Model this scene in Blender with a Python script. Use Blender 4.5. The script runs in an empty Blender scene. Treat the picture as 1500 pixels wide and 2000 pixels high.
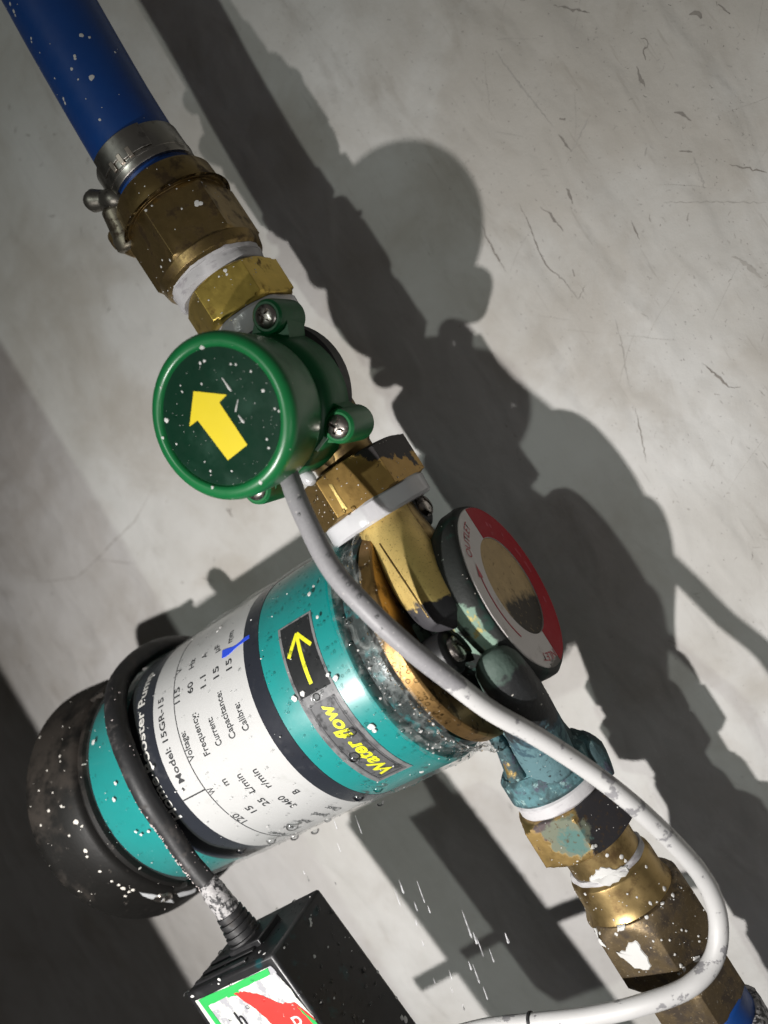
import bpy, bmesh, math, random
import numpy as np
from mathutils import Vector, Matrix
from mathutils.bvhtree import BVHTree
PI = math.pi
MM = 0.001
scn = bpy.context.scene
C = scn.collection

# ---------------------------------------------------------------- camera
# millimetres: X along the wall, Y into the wall, Z up the pipe
RC = np.array([[0.759109, 0.374415, -0.53251],
               [-0.497287, -0.194338, -0.84554],
               [-0.42007, 0.906668, 0.038668]])
CAM = np.array([117.554, -249.473, 34.106])
FPX = 1502.15
WALL_Y = 77.0
cam_d = bpy.data.cameras.new('camera')
cam = bpy.data.objects.new('camera', cam_d)
C.objects.link(cam)
m = Matrix.Identity(4)
for i in range(3):
    m[i][0] = RC[0][i]; m[i][1] = -RC[1][i]; m[i][2] = -RC[2][i]; m[i][3] = CAM[i] * MM
cam.matrix_world = m
cam_d.sensor_fit = 'AUTO'; cam_d.sensor_width = 36.0; cam_d.lens = 36.0 * FPX / 2000.0
cam_d.clip_start = 0.005; cam_d.clip_end = 50
cam_d.dof.use_dof = True; cam_d.dof.focus_distance = 0.262; cam_d.dof.aperture_fstop = 7.5
scn.camera = cam

# ---------------------------------------------------------------- light
w = bpy.data.worlds.new('World'); scn.world = w; w.use_nodes = True
w.node_tree.nodes['Background'].inputs[0].default_value = (1.0, 0.95, 0.9, 1)
w.node_tree.nodes['Background'].inputs[1].default_value = 0.06

def look(o, pos, target):
    o.location = Vector(pos) * MM
    d = Vector(target) - Vector(pos)
    o.rotation_euler = d.to_track_quat('-Z', 'Y').to_euler()

ld = bpy.data.lights.new('torch', 'SPOT'); lb = bpy.data.objects.new('torch', ld); C.objects.link(lb)
ld.energy = 8.6; ld.spot_size = math.radians(112); ld.spot_blend = 1.0; ld.shadow_soft_size = 0.0035
ld.color = (1.0, 0.963, 0.935)
look(lb, (-98, -350, -25), (-60, 75, -110))
ld2 = bpy.data.lights.new('ceiling_lamp', 'POINT'); la = bpy.data.objects.new('ceiling_lamp', ld2); C.objects.link(la)
ld2.energy = 94.0; ld2.shadow_soft_size = 0.042; ld2.color = (0.93, 1.0, 0.93)
la.location = Vector((-735, -3500, 800)) * MM

ld3 = bpy.data.lights.new('fill_light', 'POINT'); lc = bpy.data.objects.new('fill_light', ld3); C.objects.link(lc)  # added fill light, no known source: lifts the end label and lower-right shadows
ld3.energy = 1.15; ld3.shadow_soft_size = 0.11; ld3.color = (1.0, 0.98, 0.97)
lc.location = Vector((360, -460, -340)) * MM

scn.view_settings.view_transform = 'Standard'; scn.view_settings.look = 'None'
scn.view_settings.exposure = 0.0; scn.view_settings.gamma = 1.0
scn.render.engine = 'CYCLES'
scn.cycles.max_bounces = 8; scn.cycles.transparent_max_bounces = 12
scn.cycles.caustics_refractive = False; scn.cycles.caustics_reflective = False

# ---------------------------------------------------------------- helpers
def ray(px, py):
    return np.array([(px - 750) / FPX, (py - 1000) / FPX, 1.0]) @ RC
def at(px, py, Y):
    d = ray(px, py); t = (Y - CAM[1]) / d[1]; return Vector(CAM + t * d)
def atx(px, py, X):
    d = ray(px, py); t = (X - CAM[0]) / d[0]; return Vector(CAM + t * d)
def cyl(px, py, R):
    d = ray(px, py); a = d[1]**2 + d[2]**2; b = CAM[1]*d[1] + CAM[2]*d[2]; c = CAM[1]**2 + CAM[2]**2 - R*R
    D = max(b*b - a*c, 0); t = (-b - math.sqrt(D)) / a; return Vector(CAM + t * d)

class MB:
    def __init__(self): self.v = []; self.f = []
    def add(self, vs, fs):
        o = len(self.v); self.v += [Vector(x) for x in vs]; self.f += [tuple(i + o for i in f) for f in fs]
        return self
    def ringsurf(self, rings, caps=(True, True), closed=True):
        n = len(rings[0]); vs = [p for r in rings for p in r]; fs = []
        for i in range(len(rings) - 1):
            for j in range(n if closed else n - 1):
                k = (j + 1) % n
                fs.append((i*n + j, i*n + k, (i+1)*n + k, (i+1)*n + j))
        if caps[0]: fs.append(tuple(range(n - 1, -1, -1)))
        if caps[1]: fs.append(tuple((len(rings) - 1)*n + j for j in range(n)))
        return self.add(vs, fs)
    def lathe(self, prof, o, axis, n=64, rf=None, caps=(True, True)):
        o = Vector(o); ax = Vector(axis).normalized(); u, v = frame(ax)
        rings = []
        for t, r in prof:
            ring = []
            for j in range(n):
                a = 2*PI*j/n
                rr = rf(t, r, a) if rf else r
                ring.append(o + ax*t + (u*math.cos(a) + v*math.sin(a))*rr)
            rings.append(ring)
        return self.ringsurf(rings, caps)
    def tube(self, pts, rad, n=14, caps=(True, True), sub=8, wob=0.0, rnd=None):
        P, R = spline(pts, rad, sub)
        T = [(P[min(i+1, len(P)-1)] - P[max(i-1, 0)]).normalized() for i in range(len(P))]
        u, _ = frame(T[0]); rings = []
        for i, p in enumerate(P):
            u = (u - T[i]*u.dot(T[i])).normalized(); v = T[i].cross(u)
            r = R[i]
            rings.append([p + (u*math.cos(2*PI*j/n) + v*math.sin(2*PI*j/n))*r*(1 + (rnd.uniform(-wob, wob) if rnd else 0)) for j in range(n)])
        return self.ringsurf(rings, caps)
    def box(self, c, e):
        c = Vector(c); vs = []
        for s in ((-1,-1,-1),(1,-1,-1),(1,1,-1),(-1,1,-1),(-1,-1,1),(1,-1,1),(1,1,1),(-1,1,1)):
            vs.append(c + e[0]*s[0] + e[1]*s[1] + e[2]*s[2])
        return self.add(vs, [(0,3,2,1),(4,5,6,7),(0,1,5,4),(1,2,6,5),(2,3,7,6),(3,0,4,7)])
    def build(self, name, mat, parent=None, sharp=35, kind=None, loc=None, fix=True, bevel=0):
        me = bpy.data.meshes.new(name)
        base = Vector(loc) if loc is not None else (parent['_w'] if parent is not None and '_w' in parent else (0, 0, 0))
        base = Vector(base)
        me.from_pydata([(p - base)*MM for p in self.v], [], self.f)
        if fix:
            bm = bmesh.new(); bm.from_mesh(me)
            bmesh.ops.recalc_face_normals(bm, faces=bm.faces); bm.to_mesh(me); bm.free()
        me.polygons.foreach_set('use_smooth', [True]*len(me.polygons))
        if sharp: me.set_sharp_from_angle(angle=math.radians(sharp))
        me.update()
        o = bpy.data.objects.new(name, me); C.objects.link(o); me.materials.append(mat)
        if parent is not None: o.parent = parent; o['_w'] = base
        else: o.location = base*MM; o['_w'] = base
        if bevel:
            b = o.modifiers.new('bevel', 'BEVEL'); b.width = bevel*MM; b.segments = 2; b.limit_method = 'ANGLE'; b.angle_limit = math.radians(30)
            b.harden_normals = False
        if kind: o['kind'] = kind
        BVH_SRC.setdefault(name, []).append(self)
        o['_k'] = 1
        return o
BVH_SRC = {}
def frame(ax):
    h = Vector((0, 0, 1)) if abs(ax.z) < 0.9 else Vector((1, 0, 0))
    u = h.cross(ax).normalized(); return u, ax.cross(u)
def spline(pts, rad, sub):
    P = [Vector(p) for p in pts]; n = len(P)
    R = list(rad) if hasattr(rad, '__len__') else [rad]*n
    oP, oR = [], []
    for i in range(n - 1):
        p0 = P[max(i-1, 0)]; p1 = P[i]; p2 = P[i+1]; p3 = P[min(i+2, n-1)]
        for k in range(sub):
            t = k/sub
            oP.append(0.5*((2*p1) + (p2-p0)*t + (2*p0-5*p1+4*p2-p3)*t*t + (3*p1-p0-3*p2+p3)*t**3))
            oR.append(R[i] + (R[i+1]-R[i])*t)
    oP.append(P[-1]); oR.append(R[-1]); return oP, oR
def thing(name, loc, label, cat, group=None):
    o = bpy.data.objects.new(name, None); C.objects.link(o); o.location = Vector(loc)*MM
    o.empty_display_size = 0.01; o['_w'] = Vector(loc); tag(o, label, cat, group); return o
def tag(o, label, cat, group=None, kind=None):
    if label: o['label'] = label
    if cat: o['category'] = cat
    if group: o['group'] = group
    if kind: o['kind'] = kind
    return o
def rotz_dir(deg):  # direction in the wall-parallel sense: 0 = towards the viewer (-Y), positive turns to +X
    a = math.radians(deg); return Vector((math.sin(a), -math.cos(a), 0))

# ---------------------------------------------------------------- materials
class NT:
    def __init__(s, name):
        s.m = bpy.data.materials.new(name); s.m.use_nodes = True; s.t = s.m.node_tree; s.n = s.t.nodes; s.l = s.t.links
        s.b = s.n['Principled BSDF']; s.geo = s.n.new('ShaderNodeNewGeometry'); s.pos = s.geo.outputs['Position']; s._xyz = None
    def link(s, a, b): s.l.new(a, b)
    def xyz(s):
        if not s._xyz:
            x = s.n.new('ShaderNodeSeparateXYZ'); s.link(s.pos, x.inputs[0]); s._xyz = x
        return s._xyz
    def noise(s, size, detail=4, rough=.55, off=(0, 0, 0), stretch=None, rot=None, dist=0):
        mp = s.n.new('ShaderNodeMapping'); mp.vector_type = 'POINT'
        s.link(s.pos, mp.inputs[0]); mp.inputs['Location'].default_value = off
        if rot: mp.inputs['Rotation'].default_value = rot
        if stretch: mp.inputs['Scale'].default_value = stretch
        t = s.n.new('ShaderNodeTexNoise'); s.link(mp.outputs[0], t.inputs['Vector'])
        t.inputs['Scale'].default_value = 1000.0/size; t.inputs['Detail'].default_value = detail; t.inputs['Roughness'].default_value = rough
        t.inputs['Distortion'].default_value = dist
        return t.outputs['Fac']
    def math(s, op, a, b=None, clamp=False):
        t = s.n.new('ShaderNodeMath'); t.operation = op; t.use_clamp = clamp
        for i, x in enumerate((a, b)):
            if x is None: continue
            if isinstance(x, (int, float)): t.inputs[i].default_value = x
            else: s.link(x, t.inputs[i])
        return t.outputs[0]
    def rng(s, a, lo, hi, o0=0., o1=1., smooth=True):
        t = s.n.new('ShaderNodeMapRange'); t.interpolation_type = 'SMOOTHSTEP' if smooth else 'LINEAR'
        s.link(a, t.inputs['Value']); t.inputs['From Min'].default_value = lo; t.inputs['From Max'].default_value = hi
        t.inputs['To Min'].default_value = o0; t.inputs['To Max'].default_value = o1
        return t.outputs['Result']
    def grad(s, axis, a, b):  # 0 at a mm, 1 at b mm
        t = s.n.new('ShaderNodeMapRange'); s.link(s.xyz().outputs[axis], t.inputs['Value'])
        t.inputs['From Min'].default_value = a*MM; t.inputs['From Max'].default_value = b*MM
        return t.outputs['Result']
    def mix(s, fac, a, b):
        t = s.n.new('ShaderNodeMix'); t.data_type = 'RGBA'; s.link(fac, t.inputs['Factor'])
        for k, x in ((6, a), (7, b)):
            if isinstance(x, tuple): t.inputs[k].default_value = (*x, 1)
            else: s.link(x, t.inputs[k])
        return t.outputs[2]
    def mixf(s, fac, a, b):
        t = s.n.new('ShaderNodeMix'); t.data_type = 'FLOAT'; s.link(fac, t.inputs['Factor'])
        for k, x in ((2, a), (3, b)):
            if isinstance(x, (int, float)): t.inputs[k].default_value = x
            else: s.link(x, t.inputs[k])
        return t.outputs[0]
    def bump(s, h, dist, strength=1.0, prev=None):
        t = s.n.new('ShaderNodeBump'); t.inputs['Strength'].default_value = strength; t.inputs['Distance'].default_value = dist*MM
        s.link(h, t.inputs['Height'])
        if prev is not None: s.link(prev, t.inputs['Normal'])
        return t.outputs['Normal']
_seed = [0]
def surf(name, col, rough=.5, metal=0., layers=(), bumps=(), var=.12, varsize=8, coat=0., coatr=.1, spec=.5, edge=0.):
    """layers: dict(size, lo, hi, col, rough, metal, detail, grad=(axis,a,b,weight), stretch, off)"""
    s = NT(name); _seed[0] += 1.37; sd = _seed[0]
    c = s.mix(s.noise(varsize, 5, off=(sd, 0, 0)), tuple(x*(1-var) for x in col), tuple(min(1, x*(1+var)) for x in col))
    r = s.math('ADD', s.math('MULTIPLY', s.noise(varsize*.4, 4, off=(0, sd, 0)), .16), rough - .08, True)
    mt = None
    for i, L in enumerate(layers):
        f = s.noise(L['size'], L.get('detail', 5), L.get('nr', .6), off=L.get('off', (sd + i*3.1, i*1.7, sd)), stretch=L.get('stretch'), dist=L.get('dist', 0))
        for g in L.get('grads', ([L['grad']] if 'grad' in L else [])):
            f = s.math('ADD', f, s.math('MULTIPLY', s.math('SUBTRACT', s.grad(*g[:3]), .5), g[3]))
        if 'spot' in L:
            x, y, z, rad = L['spot']
            vm = s.n.new('ShaderNodeVectorMath'); vm.operation = 'DISTANCE'; s.link(s.pos, vm.inputs[0]); vm.inputs[1].default_value = (x*MM, y*MM, z*MM)
            f = s.math('ADD', s.math('MULTIPLY', s.math('SUBTRACT', f, .5), 1.5), s.math('SUBTRACT', 1.0, s.math('DIVIDE', vm.outputs['Value'], rad*MM)))
        f = s.rng(f, L['lo'], L['hi'])
        if 'amt' in L: f = s.math('MULTIPLY', f, L['amt'])
        c = s.mix(f, c, L['col']); r = s.mixf(f, r, L.get('rough', rough)); mt = s.mixf(f, mt if mt is not None else metal, L.get('metal', metal))
    s.link(c, s.b.inputs['Base Color']); s.link(r, s.b.inputs['Roughness'])
    if mt is not None: s.link(mt, s.b.inputs['Metallic'])
    else: s.b.inputs['Metallic'].default_value = metal
    s.b.inputs['Specular IOR Level'].default_value = spec
    s.b.inputs['Coat Weight'].default_value = coat; s.b.inputs['Coat Roughness'].default_value = coatr
    nrm = None
    if edge:
        bv = s.n.new('ShaderNodeBevel'); bv.samples = 4; bv.inputs['Radius'].default_value = edge*MM; nrm = bv.outputs[0]
    for sz, d, st in bumps:
        nrm = s.bump(s.noise(sz, 4, off=(sd, sd, 1)), d, st, nrm)
    if nrm is not None: s.link(nrm, s.b.inputs['Normal'])
    return s.m

DARKP = (.035, .028, .024)
# --- brass family
def brass(name, col=(.50, .33, .10), rough=.36, layers=(), sand=.03, var=.22, metal=.94):
    return surf(name, col, rough, metal, layers, bumps=((.55, sand, .6), (5, .15, .35)), var=var, varsize=6, edge=.5)
M_brass = brass('aged_brass', (.40, .285, .125), .40, [
    dict(size=9, lo=.50, hi=.68, col=(.11, .065, .03), rough=.5, metal=.9, amt=.85),
    dict(size=2.2, lo=.66, hi=.74, col=(.05, .035, .025), rough=.6, metal=.3)])
M_brass_dark = brass('brown_brass', (.29, .205, .085), .36, [
    dict(size=7, lo=.46, hi=.66, col=(.085, .057, .03), rough=.55, metal=.8),
    dict(size=1.6, lo=.64, hi=.70, col=(.38, .26, .12), rough=.4, metal=1)])
M_brass_bright = brass('bright_brass', (.62, .45, .11), .34, [
    dict(size=6, lo=.56, hi=.72, col=(.22, .14, .04), rough=.5, metal=1),
    dict(size=11, lo=.62, hi=.7, col=(.10, .06, .03), rough=.6, metal=.8)])
M_grit = brass('gritty_brown_brass', (.17, .125, .07), .5, [
    dict(size=6, lo=.42, hi=.66, col=(.06, .045, .032), rough=.65, metal=.5),
    dict(size=1.1, lo=.58, hi=.70, col=(.28, .21, .12), rough=.5),
    dict(size=.9, lo=.66, hi=.74, col=(.40, .39, .35), rough=.8, metal=0)], sand=.10, metal=.8)
M_gold = brass('cast_brass', (.86, .62, .22), .50, [
    dict(size=.7, lo=.56, hi=.76, col=(.34, .22, .07), rough=.5, metal=1),
    dict(size=14, lo=.50, hi=.56, col=(.045, .043, .048), rough=.62, metal=.15, grad=(2, 24, 2, 0.95))], sand=.16, metal=.55)
M_nutpatina = brass('half_blackened_brass', (.36, .23, .075), .42, [
    dict(size=7, lo=.50, hi=.57, col=(.03, .026, .026), rough=.55, metal=.2, grads=((2, 55, 70, .75), (0, 6, 22, .75))),
    dict(size=3, lo=.62, hi=.7, col=(.10, .065, .03), rough=.5)])
def P3(px, py, Y): return tuple(at(px, py, Y))
M_nutverd = brass('tarnished_brass', (.44, .30, .115), .42, [
    dict(size=9, lo=.47, hi=.57, col=(.024, .022, .025), rough=.6, metal=.1, grad=(0, 2, 17, 1.1)),
    dict(size=4, lo=-.05, hi=.22, col=(.085, .065, .065), rough=.7, metal=.2, spot=(*P3(1062, 1622, -19), 6.0)),
    dict(size=3.5, lo=.0, hi=.22, col=(.15, .165, .12), rough=.85, metal=.15, spot=(*P3(1105, 1640, -19), 8.5)),
    dict(size=2.5, lo=.15, hi=.45, col=(.075, .15, .135), rough=.9, metal=0, spot=(*P3(1120, 1648, -19), 7.0)),
    dict(size=2, lo=.56, hi=.70, col=(.10, .065, .035), rough=.55, metal=.7)])
M_verd = surf('verdigris_casting', (.030, .060, .066), .78, 0., [
    dict(size=9, lo=.46, hi=.66, col=(.085, .19, .21), rough=.9),
    dict(size=6, lo=.52, hi=.66, col=(.055, .055, .085), rough=.8),
    dict(size=3, lo=.58, hi=.70, col=(.22, .34, .34), rough=.95),
    dict(size=2.2, lo=.60, hi=.68, col=(.02, .035, .035), rough=.8),
    dict(size=8, lo=.62, hi=.70, col=(.32, .22, .07), rough=.5, metal=.8)], bumps=((2.2, .5, .7), (.8, .2, .7)), var=.35, varsize=3)
M_head = surf('blackened_casting', (.020, .022, .021), .60, .1, [
    dict(size=9, lo=.52, hi=.66, col=(.018, .045, .036), rough=.7),
    dict(size=6, lo=1.40, hi=1.54, col=(.20, .29, .23), rough=.9, grads=((1, -14, -27, .5), (2, 15, 4, .5), (2, -8, -18, -.6), (0, 24.5, 27, -.5))),
    dict(size=4, lo=1.60, hi=1.68, col=(.32, .27, .10), rough=.6, metal=.4, grads=((1, -14, -27, .5), (2, 15, 4, .5), (2, -8, -18, -.6), (0, 24.5, 27, -.5))),
    dict(size=2, lo=.68, hi=.74, col=(.30, .34, .30), rough=.9)], bumps=((1.0, .2, .6),), var=.3, spec=.25)
M_flange = brass('flange_brass', (.36, .22, .085), .46, [
    dict(size=5, lo=.52, hi=.66, col=(.12, .075, .035), rough=.55),
    dict(size=2, lo=.66, hi=.72, col=(.70, .66, .55), rough=.8, metal=0)])
M_boss = surf('brass_face', (.42, .31, .16), .62, .55, [
    dict(size=18, lo=.47, hi=.60, col=(.05, .042, .032), rough=.75, metal=.1, grad=(2, 6, -16, .55)),
    dict(size=2, lo=.58, hi=.7, col=(.24, .17, .08), rough=.6)], bumps=((.7, .08, .5),), var=.25, varsize=5)
M_black_cast = surf('black_patina', (.014, .014, .015), .5, .1, [dict(size=6, lo=.55, hi=.68, col=(.045, .045, .048), rough=.6), dict(size=9, lo=.6, hi=.68, col=(.02, .06, .05), rough=.7)], bumps=((.8, .1, .5),), var=.3)
M_steel = surf('stainless_steel', (.33, .315, .29), .32, 1., [dict(size=5, lo=.52, hi=.7, col=(.16, .15, .14), rough=.45)], bumps=((.6, .02, .4),), var=.15, edge=.25)
M_screw = surf('screw_steel', (.42, .39, .36), .28, 1., [dict(size=2, lo=.52, hi=.66, col=(.10, .09, .08), rough=.5)], bumps=((.5, .03, .4),), var=.2)
# --- plastics
M_green = surf('green_plastic', (.006, .125, .035), .33, 0., [dict(size=16, lo=.55, hi=.75, col=(.010, .085, .03), rough=.45)], bumps=((2.5, .06, .35), (.5, .01, .4)), coat=.15, coatr=.2)
M_greendark = surf('dark_green_plastic', (.006, .100, .032), .36, 0., [dict(size=10, lo=.5, hi=.75, col=(.006, .060, .024), rough=.45)], bumps=((2, .06, .35),), spec=.3)
M_disc = surf('dark_green_film', (.0025, .022, .011), .3, 0., [dict(size=.5, lo=.70, hi=.76, col=(.03, .12, .07), rough=.6), dict(size=14, lo=.5, hi=.75, col=(.006, .036, .02), rough=.5)], bumps=((.8, .012, .4),), var=.2, spec=.2)
M_yellow = surf('yellow_print', (.66, .52, .006), .45, var=.05)
M_yellow2 = surf('yellow_lettering', (.62, .62, .01), .5, var=.1)
M_teal = surf('teal_paint', (.003, .215, .205), .34, 0., [dict(size=22, lo=.48, hi=.75, col=(.004, .180, .172), rough=.4), dict(size=1.2, lo=.70, hi=.74, col=(.25, .5, .5), rough=.6)], bumps=((6, .08, .3),), coat=.12, coatr=.2, var=.06)
M_white = surf('white_label', (.45, .45, .445), .34, 0., [dict(size=9, lo=.6, hi=.78, col=(.41, .41, .40), rough=.4), dict(size=2.5, lo=.69, hi=.74, col=(.36, .36, .36), rough=.5)], coat=.35, coatr=.12, var=.04, bumps=((7, .06, .3),))
M_navy = surf('black_label', (.008, .009, .016), .35, 0., [dict(size=8, lo=.55, hi=.75, col=(.03, .03, .036), rough=.5)], coat=.0, spec=.3, bumps=((4, .06, .3),))
M_ink = surf('black_ink', (.022, .022, .024), .5)
M_inkw = surf('white_ink', (.56, .55, .52), .5)
M_pen = surf('blue_marker', (.012, .06, .62), .4)
M_cap = surf('black_plastic', (.007, .0066, .006), .55, 0., [dict(size=11, lo=.48, hi=.72, col=(.030, .025, .021), rough=.8, grad=(2, -30, 40, .3)), dict(size=2.5, lo=.66, hi=.74, col=(.09, .08, .07), rough=.9)], bumps=((1.5, .12, .5),), var=.3, spec=.22)
M_rubber = surf('black_rubber', (.012, .012, .013), .55, 0., [dict(size=5, lo=.5, hi=.68, col=(.04, .036, .034), rough=.8)], bumps=((1.2, .15, .5),), var=.3)
M_cordgrey = surf('paint_splashed_cord', (.33, .32, .32), .7, 0., [dict(size=2, lo=.46, hi=.58, col=(.02, .02, .022), rough=.6), dict(size=1, lo=.6, hi=.7, col=(.6, .58, .56), rough=.8)], bumps=((1.0, .3, .7),))
M_box = surf('black_box_plastic', (.010, .010, .011), .38, 0., [dict(size=13, lo=.5, hi=.72, col=(.022, .022, .023), rough=.55), dict(size=9, lo=.60, hi=.7, col=(.005, .035, .04), rough=.3), dict(size=1.0, lo=.72, hi=.76, col=(.14, .14, .14), rough=.6)], bumps=((3, .08, .4),), var=.3)
M_blue = surf('blue_hose_pvc', (.004, .045, .205), .40, 0., [dict(size=20, lo=.45, hi=.75, col=(.003, .036, .185), rough=.5)], bumps=((9, .12, .25), (.8, .015, .4)), var=.08)
M_ptfe = surf('white_tape', (.50, .49, .50), .55, 0., [dict(size=7, lo=.52, hi=.72, col=(.32, .30, .32), rough=.6, stretch=(1, 1, 3))], bumps=((1.6, .12, .6),), var=.08)
M_paint = surf('white_paint', (.55, .545, .53), .7, var=.08, bumps=((.8, .08, .5),))
M_paint_dim = surf('plaster_splash', (.58, .55, .50), .85, var=.15, bumps=((.8, .08, .5),))
M_verdpaste = surf('verdigris_crust', (.10, .20, .19), .9, 0, [dict(size=2, lo=.45, hi=.65, col=(.11, .17, .19), rough=.9)], bumps=((.8, .25, .8),), var=.3)
def cable_mat():
    s = NT('grey_cable'); n1 = s.noise(5.5, 6, .62, stretch=(1, 1, .55))
    g = s.math('SUBTRACT', s.grad(2, 12, -46), .5)
    f = s.rng(s.math('ADD', n1, g), .42, .46)
    worn = s.rng(s.noise(6.5, 6, .62, off=(5, 5, 5), stretch=(.8, 1, 1)), .575, .60)
    f = s.math('MULTIPLY', f, s.math('SUBTRACT', 1.0, worn))
    fine = s.noise(.9, 4, .6)
    grey = s.mix(fine, (.20, .195, .205), (.29, .285, .295)); wh = s.mix(s.noise(9, 4), (.46, .455, .45), (.56, .555, .55))
    sp = s.rng(s.noise(1.1, 3, .6, off=(3, 1, 2)), .66, .72)
    s.link(s.mix(sp, s.mix(f, grey, wh), (.5, .48, .46)), s.b.inputs['Base Color']); s.b.inputs['Roughness'].default_value = .5
    nb = s.bump(fine, .05, .6); nb = s.bump(f, .10, .8, nb); s.link(nb, s.b.inputs['Normal'])
    return s.m
M_cable = cable_mat()
def clear(name, tint, alpha, rough=.12, facing=.0, bump=(3, .3, .6), fold=None):
    s = NT(name); out = s.n['Material Output']
    tr = s.n.new('ShaderNodeBsdfTransparent'); mx = s.n.new('ShaderNodeMixShader')
    lw = s.n.new('ShaderNodeLayerWeight'); lw.inputs['Blend'].default_value = .35
    f = s.math('ADD', s.math('MULTIPLY', s.math('POWER', lw.outputs['Facing'], 3.0), facing), alpha, True)
    if fold is not None:
        f = s.math('ADD', f, s.math('MULTIPLY', s.rng(s.noise(fold, 5, .6, dist=1.5), .45, .7), .45), True)
    s.link(f, mx.inputs[0]); s.link(tr.outputs[0], mx.inputs[1]); s.link(s.b.outputs[0], mx.inputs[2]); s.link(mx.outputs[0], out.inputs[0])
    s.b.inputs['Base Color'].default_value = (*tint, 1); s.b.inputs['Roughness'].default_value = rough
    s.b.inputs['Specular IOR Level'].default_value = .9
    nb = s.bump(s.noise(bump[0], 4, .6, dist=.8), bump[1], bump[2]); s.link(nb, s.b.inputs['Normal'])
    return s.m
M_film = clear('clear_film', (.35, .40, .40), .022, .10, .5, (9, .25, .5))
M_crinkle = clear('crumpled_clear_plastic', (.36, .38, .37), .06, .08, .5, (6.5, 1.1, .7), fold=10)
M_clearring = clear('milky_plastic', (.70, .70, .72), .72, .2, .2, (2, .15, .5))
def water_mat():
    s = NT('water'); out = s.n['Material Output']
    tr = s.n.new('ShaderNodeBsdfTransparent'); gl = s.n.new('ShaderNodeBsdfGlossy'); mx = s.n.new('ShaderNodeMixShader'); fr = s.n.new('ShaderNodeFresnel')
    fr.inputs['IOR'].default_value = 1.5; gl.inputs['Roughness'].default_value = .12; tr.inputs[0].default_value = (.93, .94, .94, 1)
    s.link(fr.outputs[0], mx.inputs[0]); s.link(tr.outputs[0], mx.inputs[1]); s.link(gl.outputs[0], mx.inputs[2]); s.link(mx.outputs[0], out.inputs[0])
    return s.m
M_water = water_mat()

def wall_mat():
    s = NT('wall_plaster')
    big = s.noise(95, 6, .6); mid = s.noise(22, 6, .62, off=(4, 2, 1)); fine = s.noise(3.2, 5, .65, off=(1, 7, 3))
    c = s.mix(s.rng(big, .35, .68), (.49, .475, .45), (.585, .577, .562))
    c = s.mix(s.math('MULTIPLY', s.rng(mid, .50, .74), .30), c, (.41, .39, .36))
    # dirt scuffs: diagonal smears, stronger towards the upper right of the wall
    reg = s.math('ADD', s.math('MULTIPLY', s.grad(0, -20, 190), .55), s.math('MULTIPLY', s.grad(2, -40, 200), .25))
    sm = s.noise(26, 7, .68, off=(2, 3, 9), stretch=(1, 1, .45), rot=(0, math.radians(38), 0), dist=.6)
    c = s.mix(s.math('MULTIPLY', s.rng(s.math('ADD', sm, s.math('MULTIPLY', reg, .16)), .58, .80), .42), c, (.30, .275, .245))
    # trowel scratches
    for i, (rot, off, lo) in enumerate(((34, 1.1, .645), (-22, 5.2, .665), (62, 8.4, .665))):
        sc = s.noise(2.6, 4, .6, off=(off, 0, off), stretch=(1, 1, .075), rot=(0, math.radians(rot), 0))
        pt = s.rng(s.noise(34, 3, .5, off=(off*2, 1, 0)), .46, .6)
        f = s.math('MULTIPLY', s.math('MULTIPLY', s.rng(sc, lo, lo + .05), pt), s.math('ADD', reg, .12, True))
        c = s.mix(s.math('MULTIPLY', f, .45), c, (.25, .23, .21))
    fl = s.rng(s.math('ADD', s.noise(2.8, 4, .62, off=(9, 9, 9)), s.math('MULTIPLY', reg, .05)), .735, .80)
    c = s.mix(s.math('MULTIPLY', fl, .6), c, (.17, .15, .135))
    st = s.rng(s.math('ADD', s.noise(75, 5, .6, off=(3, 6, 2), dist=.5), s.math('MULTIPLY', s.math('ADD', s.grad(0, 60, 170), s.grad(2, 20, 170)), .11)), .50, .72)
    c = s.mix(s.math('MULTIPLY', st, .42), c, (.33, .29, .24))  # brown stain; its upper-right build-up also paints in the warmer, dimmer light
    s.link(c, s.b.inputs['Base Color']); s.b.inputs['Roughness'].default_value = .72; s.b.inputs['Specular IOR Level'].default_value = .3
    tw = s.noise(15, 1.6, .45, off=(6, 1, 4), stretch=(1, 1, .5), rot=(0, math.radians(35), 0), dist=.5)
    tw2 = s.noise(30, 1.2, .4, off=(2, 8, 1), stretch=(1, 1, .35), rot=(0, math.radians(-32), 0), dist=.5)
    nb = s.bump(mid, 1.6, .4); nb = s.bump(tw, 3.0, .75, nb); nb = s.bump(tw2, 4.0, .7, nb); nb = s.bump(fine, .3, .5, nb)
    pit = s.rng(s.noise(1.6, 2, .5, off=(4, 4, 2)), .68, .78); nb = s.bump(pit, -.5, .6, nb); nb = s.bump(s.noise(.7, 3, .6), .06, .5, nb); nb = s.bump(fl, -.4, .5, nb)
    s.link(nb, s.b.inputs['Normal']); return s.m
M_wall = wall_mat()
M_hair = surf('hairline', (.37, .35, .325), .85, var=.25, varsize=3)
M_scuff = surf('dark_scuff', (.235, .215, .195), .85, var=.35, varsize=3)

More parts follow.
